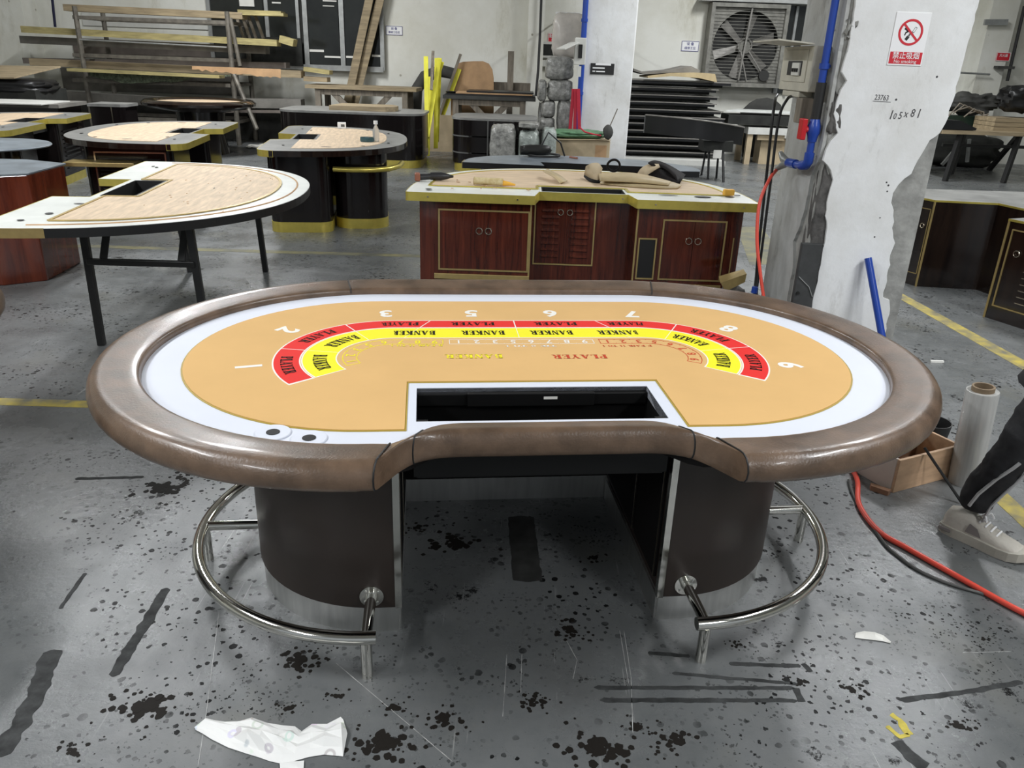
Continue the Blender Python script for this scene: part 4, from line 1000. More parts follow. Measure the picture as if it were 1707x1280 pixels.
solo('strap_tail', MB().tube([Q(966, 212, 13.0), Q(975, 220, 12.95), Q(990, 224, 12.93), Q(1002, 226, 12.92)], .012, 6), 'strap_red', 'red cord trailing over the cardboard box', 'cord')
fd = thing('feather_duster', 'small brush with thin handle stuck in the cardboard box', 'brush', Q(1013, 228, 12.96))
part(fd, 'head', MB().blob((0, 0, .07), .08, .08, .11, .12, 5), 'board_dark', smooth=60); part(fd, 'handle', MB().tube([(0, 0, .1), (.12, 0, .42)], .008, 6), 'old_wood')
# pump tool on the slate table
pmp = thing('hand_tool', 'dark metal tool with coiled cable on the slate table', 'tool', (*P(893, 261, .745).xy, .745), R_(8))
part(pmp, 'body', MB().cushion((0, 0, .065), .30, .12, .10, .1, 9, 5), 'iron_dark', smooth=60); part(pmp, 'motor', MB().cyl((-.16, 0, .06), (-.04, 0, .06), .045, n=12), 'iron_dark'); part(pmp, 'coil', MB().ring((.08, -.02, .02), .16, .012, 'z', 24, 6), 'rubber', smooth=60); part(pmp, 'cable', MB().tube([(.05, 0, .1), (.12, 0, .24), (.25, 0, .14), (.3, 0, .01)], .009, 6), 'rubber')
solo('marker_pen', MB().cyl(P(950, 262, .75), P(962, 264, .75), .012, n=8), 'tool_rust', 'dark red marker lying on the slate table', 'pen')
# ---- drum-shaped black cabinets
def drum(name, label, x0, x1, yf, H, bands, tp, gap=.0, plw=.10):
    cx = (x0+x1)/2; w_ = x1-x0; t = thing(name, label, 'cabinet', (cx, yf, 0))
    def pill(g=0, d=1.0):
        r = .32+g; return arc(-w_/2-g+r, r-g*0, r, 180, 270, 10)+arc(w_/2+g-r, r, r, 270, 360, 10)+arc(w_/2+g-r, d, r, 0, 90, 10)+arc(-w_/2-g+r, d, r, 90, 180, 10)
    bd = part(t, 'body', MB().prism(pill(), .12, H-.03), 'black_gloss', smooth=35)
    part(t, 'plinth', MB().prism(pill(-.03), 0, .12), 'brass', 'brass plinth', smooth=35)
    part(t, 'top', MB().prism(pill(.015), H-.03, H), tp, smooth=35)
    for z in bands: part(bd, 'band', MB().prism(pill(.004), z, z+.02), 'cable_grey', smooth=35)
    return t
d1 = drum('drum_cabinet', 'black rounded cabinet with brass plinth carrying a loose pale board', Q(462, 230, 12.9).x, Q(702, 230, 12.9).x, 12.9, .82, (), 'top_grey')
lb_ = MB().prism([(Q(545, 183, 13.1).x, 13.25), (Q(640, 183, 13.1).x, 13.25), (Q(655, 183, 13.1).x, 13.4), (Q(655, 180, 13.1).x, 13.7), (Q(640, 180, 13.1).x, 14.0), (Q(550, 178, 13.1).x, 14.0)], .821, .89)
solo('loose_board', lb_, 'board_tan', 'pale tan board with cut corners lying on the black cabinet', 'board')
d2 = drum('drum_cabinet', 'black rounded drum cabinet with thin metal bands and brass plinth', Q(752, 240, 12.8).x, Q(893, 240, 12.8).x, 12.8, .80, (.27, .52), 'top_grey')
part(d2, 'seam_strip', MB().box(-.10, -.08, -.012, .0, .12, .77), 'cable_grey')
# ---- workbenches
def bench(name, label, px0, px1, pyt, y, th, d, top_m, leg_m, braces=True, li=.22):
    a, b = Q(px0, pyt, y), Q(px1, pyt+.036*(px1-px0), y); z = (a.z+b.z)/2
    t = thing(name, label, 'workbench', ((a.x+b.x)/2, y, 0)); w_ = b.x-a.x
    part(t, 'bench_top', MB().box(-w_/2, w_/2, 0, d, z-th, z), top_m)
    for sx in (-1, 1):
        for yy in (.08, d-.08): part(t, 'leg', MB().box(sx*(w_/2-li)-.05, sx*(w_/2-li)+.05, yy-.05, yy+.05, 0, z-th), leg_m)
        if braces: part(t, 'brace', MB().bar((sx*(w_/2-.45), .09, z-th-.02), (sx*(w_/2-1.0), .09, z-.62), .06, .10), leg_m)
    part(t, 'rail', MB().box(-w_/2+.2, w_/2-.2, .05, .12, z-th-.10, z-th), leg_m)
    return t, z
b1, bz = bench('workbench', 'long wooden workbench with diagonal braces under the window', 508, 694, 141, 15.4, .06, .9, 'board_tan', 'old_wood')
b2, b2z = bench('workbench', 'wooden workbench with diagonal braces carrying black sheets', 738, 893, 158, 14.6, .06, .9, 'board_dark', 'old_wood')
for i, (x0, x1, dz, mt2, lb) in enumerate(((743, 892, .0, 'black_sheet', 'black sheet lying directly on the workbench top'), (760, 888, .03, 'kraft', 'kraft-brown sheet between two black sheets on the workbench'), (778, 890, .057, 'black_sheet', 'uppermost black sheet on the workbench'))):
    a, b = Q(x0, 150, 14.65).x, Q(x1, 150, 14.65).x; s_ = MB().box(a, b, 14.62, 15.4, b2z+dz+.001, b2z+dz+.025)
    solo('loose_sheet', s_, mt2, lb, 'sheet')
solo('tray', MB().lathe([(0, 0), (.08, 0), (.10, .03), (.09, .03), (.075, .01), (0, .01)], (Q(751, 157, 14.65).x, 14.78, b2z+.027), 20), 'black_steel', 'shallow black dish on the end of the workbench', 'dish', smooth=40)
# clutter under the second bench
solo('black_crate', MB().box(Q(838, 200, 15.0).x, Q(862, 200, 15.0).x, 14.85, 15.2, 0, .70), 'shed_dark', 'dark crate stored under the workbench', 'crate')
solo('panel_board', qb((712, 189), (760, 252), 15.5, .04), 'kraft_pale', 'tan plywood panel leaning beside the black drum cabinet', 'board')
o = bpy.data.objects['panel_board']; o.location.z = 0
rb = [(790, 102), (805, 102), (815, 106), (821, 116), (823, 130), (823, 152), (823, 248), (752, 246), (752, 152), (757, 125), (762, 106), (772, 103)]
solo('round_cornered_board', MB().wprism([(Q(*p, 15.7).x, Q(*p, 15.7).z) for p in rb], 15.65, 15.69), 'kraft', 'kraft-brown board with rounded corners standing behind the workbench', 'board')
solo('crate_board', qb((822, 137), (884, 153), 15.8, .3), 'old_wood', 'old wooden crate side standing behind the workbench', 'crate')
solo('wood_post', qb((847, 85), (851, 280), 15.72, .05), 'old_wood', 'thin grey post standing behind the workbench', 'post')
ys = [(710, 94, 712, 232, 'left'), (722, 85, 719, 150, 'grey'), (716, 128, 714, 205, 'y'), (733, 97, 721, 172, 'y'), (728, 97, 727, 190, 'y'), (737, 103, 709, 190, 'y'), (733, 98, 730, 180, 'y'), (768, 90, 742, 165, 'grey'), (766, 115, 748, 165, 'y')]
for i, (x0, y0, x1, y1, k) in enumerate(ys):
    yy = 14.55+.07*i if i < 7 else 15.56+.04*(i-7); p1 = Q(x1, y1, yy); p0 = Q(x0, y0, yy+(.30 if i < 7 else .02)); d = (p1-p0).normalized(); p1 = p1 if (k == 'grey' and i < 7) else p1+d*min(.6 if i < 7 else 9, max(0, (p1.z-.03)/max(.05, -d.z)))
    solo('edge_strip_stock', MB().bar(p0, p1, .075 if k != 'grey' else .05, .02, (0, 1, 0)), 'yellow_strip' if k != 'grey' else 'old_wood', 'bright yellow plastic strip in the bunch by the workbench' if k != 'grey' else 'grey wooden slat among the yellow strips', 'strip', 'yellow strips leaning together' if k != 'grey' else 'grey slats among the strips')
solo('dark_roll', MB().tube([Q(690, 243, 16.6), Q(694, 150, 16.6), Q(708, 128, 16.6), Q(735, 118, 16.6), Q(760, 124, 16.6), Q(768, 150, 16.6)], .12, 10), 'board_dark', 'dark bent foam roll behind the yellow strips', 'roll', smooth=60)
# long boards leaning on the window
for i, (p0, p1) in enumerate((((628, -60), (590, 120)), ((648, -60), (604, 120)))):
    a = Q(*p0, 16.72+.09*i); b = Q(*p1, 16.58+.09*i); e = (b-a).normalized(); b = b+e*((b.z-.02)/-e.z)
    solo('leaning_board', MB().bar(a, b, .15, .04, (0, 1, 0)), 'board_tan', ('long tan board leaning on the window, crossing its middle panes' if i == 0 else 'long tan board leaning on the window next to its end frame'), 'board', 'long boards leaning on the window')
# ---- storage rack with planks
rk = thing('storage_rack', 'steel pipe rack stacked with planks along the wall', 'rack', (Q(260, 170, 15.4).x, 15.4, 0))
zt2 = Q(122, 10, 15.4).z
for px in (127, 379):
    for yy in (15.4, 16.4):
        x = Q(px, 30, 15.4).x; part(rk, 'post', MB().cyl((x, yy, 0), (x, yy, zt2), .045, n=8), 'rack_steel', world=True)
shelves = []
for py in (28, 91, 133, 194):
    z = Q(250, py, 15.4).z; shelves.append(z)
    for yy in (15.4, 16.4): part(rk, 'beam', MB().bar((Q(122, py, 15.4).x, yy, z-.05), (Q(384, py, 15.4).x, yy, z-.05), .06, .06), 'rack_steel', world=True)
    for px in (127, 379): x = Q(px, 30, 15.4).x; part(rk, 'bracket', MB().bar((x, 15.4, z-.05), (x, 16.4, z-.05), .05, .05), 'rack_steel', world=True)
part(rk, 'diagonal', MB().cyl(Q(388, 120, 15.35), Q(428, 215, 15.0), .04, n=8), 'rack_steel', world=True); part(rk, 'diagonal', MB().cyl(Q(384, 30, 15.35), Q(400, 110, 15.35), .035, n=8), 'rack_steel', world=True)
planks = [((112, 13), (408, 27), 15.66, .11, 'board_tan', 'tan plank on the top tier of the pipe rack'), ((408, 23), (476, 25), 15.66, .05, 'board_yellow', 'thin yellow batten on the top tier end of the rack'), ((400, 19), (472, 22), 16.0, .05, 'board_yellow', 'thin yellow batten behind another on the top tier end'),
          ((42, 49), (465, 72), 15.66, .11, 'board_yellow', 'long yellow-edged plank on the second tier'), ((40, 66), (446, 84), 15.98, .13, 'board_grey', 'long grey plank under the yellow-edged plank'), ((469, 65), (492, 72), 15.75, .12, 'board_yellow', 'short yellow block at the end of the second tier'),
          ((56, 103), (505, 124), 15.66, .12, 'board_tan', 'tan plank on the third tier of the rack'), ((45, 101), (480, 109), 16.05, .10, 'board_mauve', 'grey-brown plank behind the tan plank of the third tier'), ((118, 116), (370, 128), 15.13, .05, 'board_yellow', 'thin green-yellow lath under the third tier'), ((509, 115), (552, 121), 15.75, .07, 'board_yellow', 'short pale lath at the end of the third tier'), ((509, 131), (548, 133), 15.75, .08, 'board_tan', 'short tan offcut under the pale lath'),
          ((45, 156), (290, 170), 15.7, .16, 'board_grey', 'grey plank on the bottom tier behind the round table'), ((300, 170), (505, 173), 15.7, .16, 'board_grey', 'grey plank on the bottom tier behind the black drum cabinet'), ((300, 184), (560, 186), 15.7, .05, 'board_mauve', 'grey-brown batten lowest on the rack')]
for p0, p1, yy, th, mt2, lb in planks:
    solo('plank', MB().bar(Q(*p0, yy), Q(*p1, yy), .28, th), mt2, lb, 'plank', 'planks on the rack')
solo('thin_pipe', MB().cyl(Q(133, 66, 15.2), Q(378, 79, 15.2), .014, n=8), 'alu', 'thin metal pipe hanging before the second tier of planks', 'pipe')
for (p0, p1, yy, mt2, lb) in (((135, 20), (356, 50), 16.969, 'paint_white_panel', 'dusty white panel behind the top tier of the rack'), ((120, 68), (362, 104), 16.969, 'board_mauve', 'grey-brown panel behind the second tier of the rack'), ((100, 112), (400, 160), 16.969, 'board_grey', 'large grey panel behind the third tier of the rack'), ((85, 160), (510, 236), 16.5, 'board_dark', 'dark panel standing behind the bottom tier of the rack'), ((400, 60), (505, 110), 16.80, 'shed_dark', 'dark panel behind the rack end below the window')):
    a, b = Q(*p0, yy), Q(*p1, yy); z0 = min(a.z, b.z)
    solo('back_panel', MB().box(a.x, b.x, yy, yy+.03, 0 if z0 < .5 else z0, max(a.z, b.z)), mt2, lb, 'panel')
# ragged mats hanging over the rack
def ragged(name, mt2, lb, x0, x1, top, bot, y, seed, th=.02):
    rnd = random.Random(seed); n = 26; up, dn = [], []
    for i in range(n+1):
        t = i/n; px = x0+(x1-x0)*t; a = Q(px, top+.036*(px-x0), y); up.append((a.x, a.z)); q = Q(px, bot(t)+rnd.uniform(-2, 2)+.02*(px-x0), y); dn.append((q.x, q.z))
    solo(name, MB().wprism(up+list(reversed(dn)), y, y+th), mt2, lb, 'mat')
ragged('shaggy_mat', 'shag', 'ragged green-grey mat hanging under the third tier of planks', 148, 385, 117, lambda t: 122+15*math.sin(math.pi*min(1, t*1.25+.05))**.6, 15.29, 4, .04)
ragged('kraft_sheet', 'kraft', 'torn kraft paper sheet draped at the end of the third tier', 320, 468, 110, lambda t: 116+11*t, 14.982, 9, .01)
# offcuts hanging behind the rack end
for i, px in enumerate((397, 407, 417, 429)):
    solo('wood_offcut', MB().bar(Q(px-4, 24, 16.1), Q(px+10, 64, 16.0), .05, .04, (0, 1, 0)), 'old_wood', 'slanting wood offcut on the second tier before the window', 'offcut', 'offcuts leaning in the rack')
# ---- round poker table
rt = thing('poker_table', 'round poker table with dark padded rail before the plank rack', 'table', (Q(333, 175, 14.0).x, 14.0, 0))
part(rt, 'rail', MB().lathe([(.70, .82), (.72, .85), (.78, .865), (.86, .86), (.91, .82), (.90, .78), (.80, .74), (.45, .68), (.45, .70), (.70, .80)], n=48), 'rosewood', smooth=50)
part(rt, 'felt', MB().lathe([(0, .83), (.71, .83)], n=48), 'ply', 'pale playing surface'); part(rt, 'pedestal', MB().lathe([(.42, 0), (.36, .3), (.40, .69), (0, .69)], n=32), 'black_gloss', smooth=40)
# ---- things at the left edge
lb1 = thing('flat_counter', 'low dark counter with pale board top beside the plank rack', 'counter', (*Q(80, 200, 11.9).xy, 0), R_(6))
part(lb1, 'body', MB().box(-.7, .16, 0, .8, 0, .80), 'black_gloss'); part(lb1, 'top', MB().box(-.85, .22, -.1, .9, .80, .85), 'board_grey'); part(lb1, 'top_sheet', MB().box(-.95, .10, -.35, .6, .851, .865), 'paint_white_panel')
for k in range(7): part(lb1, 'louver', MB().box(.161, .171, .1, .7, .15+k*.08, .17+k*.08), 'ring_metal')
lb2 = thing('black_cabinet', 'small black cabinet with grey top next to the louvred counter', 'cabinet', (Q(184, 215, 12.2).x, 12.2, 0), R_(4))
part(lb2, 'body', MB().box(-.25, .25, 0, .45, 0, .82), 'black_gloss'); part(lb2, 'top', MB().prism([(-.27, -.03), (.20, -.03), (.27, .04), (.27, .47), (-.27, .47)], .82, .86), 'top_grey'); part(lb2, 'edge_trim', MB().box(.05, .065, -.006, 0, 0, .82), 'ring_metal')
tp_ = thing('covered_stack', 'stack of tan and black panels piled at the left against the peeling wall', 'stack', (*Q(20, 190, 12.8).xy, 0))
pz = Q(20, 190, 12.8)
part(tp_, 'lower_stack', MB().box(-.9, .42, 0, .9, 0, .98), 'shed_dark'); part(tp_, 'black_cover', MB().cushion((-.24, .42, 1.02), 1.35, .9, .22, .05, 6, 8, 0, 5), 'black_sheet', smooth=60); part(tp_, 'tan_panel', MB().add([(-1, -.1, 1.10), (.2, -.1, 1.14), (.5, .7, 1.30), (-1, .8, 1.27), (-1, -.1, 1.12), (.2, -.1, 1.16), (.5, .7, 1.32), (-1, .8, 1.29)], [(0, 3, 2, 1), (4, 5, 6, 7), (0, 1, 5, 4), (1, 2, 6, 5), (2, 3, 7, 6), (3, 0, 4, 7)]), 'board_tan')
solo('wall_conduit', MB().cyl(Q(84, -30, 16.4), Q(92, 45, 16.4), .025, n=8), 'jacket_navy', 'thin dark blue pipe on the wall above the rack', 'pipe')
# ---- stack of black shells
sk = random.Random(5); a, b = Q(1049, 258, 15.0), Q(1185, 262, 15.0); top = Q(1110, 132, 15.0).z; n = 11
for i in range(n):
    z = .10+(top-.10)*i/n; h = (top-.10)/n; x1 = b.x+sk.uniform(-.10, .22); x0 = a.x-.3+sk.uniform(-.05, .05); cv = sk.uniform(.0, .014)
    pts = [(x0+(x1-x0)*t/10, z+h*.35+cv*math.sin(math.pi*t/10)*.5) for t in range(11)]
    mb = MB().wprism(pts+[(p[0], p[1]+h*.45) for p in reversed(pts)], 15.0+sk.uniform(-.08, .08), 16.1)
    t = thing('black_shell', ('black curved table shell at the bottom of the tall stack' if i == 0 else 'black curved table shell on top of the tall stack under the hides' if i == n-1 else '%s black curved table shell from the bottom of the tall stack' % ['second', 'third', 'fourth', 'fifth', 'sixth', 'seventh', 'eighth', 'ninth', 'tenth'][i-1]), 'panel', ((x0+x1)/2, 15.0, z), 0, 'black shells in the tall stack')
    part(t, 'shell', mb, 'black_sheet', world=True)
    eb = MB()
    for p, q in zip(pts, pts[1:]): eb.bar((p[0], 14.90, p[1]+h*.45), (q[0], 14.90, q[1]+h*.45), .02, .018)
    part(t, 'rim', eb, 'grey_edge', world=True)
    part(t, 'spacer', MB().box(x0+.05, x1-.10, 15.15, 15.9, z+.002, z+h*.4), 'shed_dark', world=True)
solo('pallet_sheet', MB().box(a.x-.3, b.x+.2, 14.7, 16.2, 0, .09), 'paint_white_panel', 'pale sheet on the floor under the tall black stack', 'sheet')
def hide(name, lb, mt2, pts, y0, y1, z):
    vs = []; 
    for (px, py) in pts: q = Q(px, py, y0); vs.append((q.x, q.z))
    solo(name, MB().wprism(vs, y0, y1), mt2, lb, 'sheet')
hide('hide_sheet', 'tan sheet lying on top of the tall black stack', 'tan_hide', [(1120, 122), (1160, 121), (1192, 123), (1195, 135), (1195, 137), (1165, 130), (1120, 127), (1080, 130), (1080, 127)], 14.7, 15.8, 0)
hide('hide_sheet', 'grey-green sheet crumpled on top of the tan sheet', 'board_grey', [(1056, 114), (1075, 121), (1120, 117), (1152, 110), (1168, 118), (1165, 121), (1120, 121), (1075, 124), (1056, 118)], 14.9, 15.9, 0)
# ---- exhaust fan
fa, fb = Q(1178, 8, 16.75), Q(1298, 143, 16.75); fw = .74; fc = Vector(((fa.x+fb.x)/2+.03, 16.75, (fa.z+fb.z)/2))
fn = thing('exhaust_fan', 'large square six-blade exhaust fan with grille set in the wall', 'fan', (fc.x, 16.75, fc.z-fw))
C0 = Vector((0, 0, fw))
part(fn, 'housing', MB().box(-fw, -fw+.07, -.12, .25, 0, 2*fw).box(fw-.07, fw, -.12, .25, 0, 2*fw).box(-fw+.07, fw-.07, -.12, .25, 2*fw-.07, 2*fw).box(-fw+.07, fw-.07, -.12, .25, 0, .07), 'fan_grey')
part(fn, 'back_plate', MB().box(-fw+.05, fw-.05, .2, .24, .05, 2*fw-.05), 'fan_dark')
circ = [(.63*math.cos(2*math.pi*i/40), .63*math.sin(2*math.pi*i/40)+fw) for i in range(40)]
mb = MB(); mb.prism([(-fw+.06, .06), (fw-.06, .06), (fw-.06, 2*fw-.06), (-fw+.06, 2*fw-.06)], -.02, .03, [circ]); mb.map(lambda v: (v.x, -v.z, v.y)); part(fn, 'venturi', mb, 'fan_grey')
for k in range(6):
    an = R_(20+60*k); d = Vector((math.cos(an), 0, math.sin(an))); s_ = Vector((-math.sin(an), 0, math.cos(an)))
    pts = [C0+d*.10-s_*.05, C0+d*.58-s_*.11, C0+d*.60+s_*.06, C0+d*.12+s_*.05]
    vs = [p+Vector((0, .10+(.04 if j in (0, 1) else -.02), 0)) for j, p in enumerate(pts)]; vs += [v+Vector((0, .012, 0)) for v in vs]
    part(fn, 'blade', MB().add(vs, [(0, 1, 2, 3), (7, 6, 5, 4), (0, 4, 5, 1), (1, 5, 6, 2), (2, 6, 7, 3), (3, 7, 4, 0)]), 'fan_blade')
part(fn, 'hub', MB().cyl(C0+Vector((0, .16, 0)), C0+Vector((0, .02, 0)), .12, n=20), 'fan_grey', smooth=40); part(fn, 'hub_ring', MB().ring(C0+Vector((0, -.01, 0)), .13, .018, 'y', 24, 6), 'fan_blade')
gr = MB()
for i in range(22): z = .10+i*.059; gr.box(-fw+.07, fw-.07, -.055, -.05, z, z+.008)
g_ = part(fn, 'grille', gr, 'fan_grey'); g_['kind'] = 'stuff'
part(fn, 'center_strut', MB().bar(C0+Vector((.03, -.08, .68)), C0+Vector((-.06, -.08, -.62)), .03, .03), 'fan_blade')
for k in (-1, 1): part(fn, 'motor_strut', MB().bar(C0+Vector((.08*k, -.07, -.1)), C0+Vector((.3+.2*k, -.07, -.62)), .02, .02), 'fan_blade')
part(fn, 'motor', MB().cyl(C0+Vector((.42, -.12, -.52)), C0+Vector((.42, .05, -.52)), .10, n=16), 'fan_dark', smooth=40)
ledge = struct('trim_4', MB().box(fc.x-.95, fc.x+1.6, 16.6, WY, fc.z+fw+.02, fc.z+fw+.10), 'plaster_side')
w2 = struct('window_2', MB().box(Q(1300, 60, WY).x, Q(1345, 60, WY).x, WY-.06, WY-.01, fc.z-fw-.1, fc.z+fw), 'glass_dark'); part(w2, 'window_frame', MB().box(Q(1300, 60, WY).x, Q(1306, 60, WY).x, WY-.12, WY-.06, fc.z-fw-.1, fc.z+fw), 'alu'); part(w2, 'window_frame', MB().box(Q(1318, 60, WY).x, Q(1322, 60, WY).x, WY-.12, WY-.06, fc.z-fw-.1, fc.z+fw), 'alu')
# ---- black curved rail on a stand
rs = thing('curved_rail', 'black curved table rail propped on thin steel legs before the tall stack', 'table rail', (*Q(1170, 300, 12.6).xy, 0)); base_x = rs.location.x
arcp = []
for i in range(25):
    t = i/24; px = 1084+t*(1255-1084); py = 195+2*math.sin(t*1.4)+ (t**2.2)*20; q = Q(px, py, 12.6); arcp.append(Vector((q.x, 12.6+.5*(2*t-1)**2, q.z)))
vs, fs = [], []
for p in arcp:
    h = .27; vs += [p, p+Vector((0, .06, 0)), p+Vector((0, .06, -h)), p+Vector((0, 0, -h))]
for i in range(24): fs += [(i*4+k, i*4+(k+1) % 4, i*4+4+(k+1) % 4, i*4+4+k) for k in range(4)]
fs += [(0, 1, 2, 3), (99, 98, 97, 96)]
part(rs, 'rail', MB().add(vs, fs), 'black_sheet', smooth=40, world=True); part(rs, 'rim', MB().tube([p+Vector((0, -.004, 0)) for p in arcp], .012, 6), 'grey_edge', smooth=60, world=True)
for (p0, p1) in (((1184, 215), (1180, 299)), ((1213, 215), (1206, 304)), ((1172, 215), (1169, 292)), ((1197, 215), (1194, 297))):
    f_ = P(*p1); part(rs, 'leg', MB().bar(f_, Vector((Q(*p0, f_.y).x, 12.9, .74)), .03, .03), 'black_steel', world=True)
part(rs, 'tray', MB().box(Q(1172, 235, 12.8).x, Q(1222, 235, 12.8).x, 12.75, 13.1, .44, .60), 'shed_dark', world=True); part(rs, 'paper', qb((1190, 250), (1202, 264), 12.74, .005), 'paper_white', world=True)
# ---- bench with tabletops right of the stack
b3, b3z = bench('workbench', 'low pale bench carrying dark table parts below the exhaust fan', 1248, 1330, 212, 15.2, .12, .8, 'paint_white_panel', 'kraft_pale', False, .06)
solo('dark_rail', qb((1215, 191), (1335, 211), 15.2, .6), 'shed_dark', 'long dark table apron lying on the pale bench', 'panel')
solo('white_board', MB().prism([(Q(1210, 190, 15.3).x, 15.3), (Q(1330, 190, 15.3).x, 15.3), (Q(1330, 190, 15.3).x, 15.9), (Q(1245, 190, 15.3).x, 15.9)], .905, .935), 'ply_white', 'white board lying on the dark apron', 'board')
solo('arched_panel', MB().wprism([(Q(*p, 16.2).x, Q(*p, 16.2).z) for p in ((1235, 186), (1250, 172), (1262, 165), (1280, 163), (1292, 166), (1302, 175), (1303, 187), (1306, 262), (1238, 262))], 16.2, 16.25), 'board_dark', 'dark arched panel standing behind the pale bench', 'panel')
solo('pale_cabinet', qb((1270, 228), (1308, 272), 15.36, .40), 'kraft_pale', 'pale wooden cabinet under the bench below the fan', 'cabinet'); bpy.data.objects['pale_cabinet'].location.z = 0
# ---- far right table
frt = thing('trestle_table', 'wooden table on dark steel legs stacked with boards and black parts', 'table', (*P(1600, 300, 0).xy, 0))
zt3 = .82; xa, xb_ = Q(1560, 225, 13.9).x, Q(1760, 225, 13.9).x
part(frt, 'tabletop', MB().box(xa, xb_, 13.7, 15.2, zt3-.06, zt3), 'board_tan', world=True)
for p in ((1575, 302), (1585, 290), (1648, 284), (1672, 305)):
    f_ = P(*p); part(frt, 'leg', MB().bar(f_, Vector((f_.x+.1, min(15.1, f_.y+.05), zt3-.06)), .07, .07), 'black_steel', world=True)
part(frt, 'stretcher', MB().bar((xa+.3, 14.2, .55), (xb_, 14.3, .55), .05, .05), 'black_steel', world=True)
for i in range(3): solo('stacked_board', MB().box(Q(1657, 210, 13.95).x, Q(1760, 210, 13.95).x, 13.95, 14.6, zt3+.001+i*.07, zt3+.065+i*.07), 'board_tan', ['lowest tan board of the pile on the trestle table', 'middle tan board of the pile on the trestle table', 'uppermost tan board of the pile on the trestle table'][i], 'board')
solo('black_apron', MB().wprism([(Q(*p, 13.75).x, Q(*p, 13.75).z) for p in ((1560, 199), (1600, 201), (1627, 214), (1625, 217), (1560, 215))], 13.72, 14.5), 'black_sheet', 'black curved apron lying on the trestle table', 'panel')
solo('green_crate', MB().box(Q(1573, 200, 14.8).x, Q(1655, 200, 14.8).x, 14.72, 15.15, .822, 1.0), 'net_green', 'dark green crate on the trestle table behind the black apron', 'crate'); MATS['net_green']
bpy.data.objects['green_crate'].data.materials[0] = mat('crate_green', (.012, .03, .02), .5)
solo('wire_tangle', MB().cushion((Q(1612, 188, 15.0).x, 14.95, 1.20), .9, .35, .34, .25, 77, 9, 0, 2.2), 'board_dark', 'tangled heap of dark wire and offcuts in the green crate', 'wire', smooth=60)
for i in range(7): solo('loose_wire', MB().tube([Q(1580+i*9, 195-i % 3*6, 14.64-.03*i), Q(1600+i*8, 172+i*3, 14.64-.03*i), Q(1630+i*2, 188+i, 14.64-.03*i)], .012, 6), 'old_wood', 'stiff wire sticking out of the dark heap in the green crate', 'wire', 'wires in the crate')
solo('black_machine', MB().cushion((Q(1700, 190, 14.4).x, 14.35, 1.33), .75, .5, .44, .16, 66, 8, 0, 3), 'black_steel', 'black machine part standing on the pile of tan boards', 'machine', smooth=50)
for i, (p0, p1) in enumerate((((1570, 275), (1600, 240)), ((1612, 270), (1616, 232)))): solo('bench_strut', MB().bar(Q(*p0, 15.6), Q(*p1, 15.6), .05, .05), 'alu', 'grey strut of a dismantled frame under the trestle table' , 'strut', 'struts under the trestle table')
solo('dark_bundle', MB().cushion((Q(1620, 250, 15.6).x, 16.15, .31), 1.6, .5, .60, .12, 81, 8, 0, 3), 'shed_dark', 'dark bundled cloth stored under the trestle table', 'bundle', smooth=60)
solo('wall_bracket', MB().bar(Q(1641, 37, 16.5), Q(1679, 37, 16.5), .06, .10), 'alu', 'steel bracket high on the wall above the trestle table', 'bracket')
solo('wall_shelf', MB().bar(Q(1660, 112, 16.5), Q(1688, 113, 16.5), .15, .05), 'board_dark', 'small dark shelf below the red warning sign on the wall', 'shelf')
solo('wall_pipe', MB().cyl(Q(1600, 121, 16.5), Q(1650, 124, 16.5), .018, n=8), 'alu', 'thin horizontal pipe on the wall over the trestle table', 'pipe')
solo('wall_conduit', MB().cyl(Q(1708, 10, 16.5), Q(1679, 135, 16.5), .03, n=8), 'rubber', 'black conduit running down beside the red warning sign', 'pipe')
def smooth(pts, k=8):
    pts = [Vector(p) for p in pts]; out = []
    for i in range(len(pts)-1):
        p = [pts[max(i-1, 0)], pts[i], pts[i+1], pts[min(i+2, len(pts)-1)]]
        for j in range(k):
            t = j/k; out.append(.5*((2*p[1])+(-p[0]+p[2])*t+(2*p[0]-5*p[1]+4*p[2]-p[3])*t*t+(-p[0]+3*p[1]-3*p[2]+p[3])*t**3))
    return out+[pts[-1]]
# ================================================================ the near column and its fittings
def Xp(px, py, x):
    d = ray(px, py); t = x/d.x; return Vector((x, d.y*t, CAMH+d.z*t))
CX0, CX1, CY0, CY1 = 1.720, 2.372, 4.700, 5.380
c2 = struct('column_2', MB().box(CX0+.018, CX1, CY0+.022, CY1, 0, 5.2), 'concrete_core', bevel=.012)
lf = [(1428, 0), (1410, 96), (1403, 120), (1412, 135), (1402, 150), (1396, 168), (1390, 190), (1393, 212), (1397, 222), (1384, 236), (1377, 250), (1374, 268), (1385, 284), (1388, 300), (1381, 326), (1378, 350), (1379, 380), (1374, 405), (1362, 470), (1352, 512), (1335, 620), (1325, 690)]
rf = [(1633, 0), (1615, 70), (1603, 115), (1590, 165), (1577, 205), (1567, 222), (1551, 234), (1541, 250), (1530, 268), (1519, 290), (1508, 298), (1498, 308), (1489, 322), (1486, 338), (1490, 350), (1489, 380), (1490, 405), (1484, 425), (1481, 450), (1477, 478), (1472, 496), (1483, 500), (1484, 515), (1478, 540), (1470, 600), (1452, 690)]
def xz(p, y=CY0): q = Q(*p, y); return (q.x, max(0, q.z))
fpoly = [(xz(lf[0])[0], 5.2)]+[xz(p) for p in lf]+[xz(p) for p in reversed(rf)]+[(xz(rf[0])[0], 5.2)]
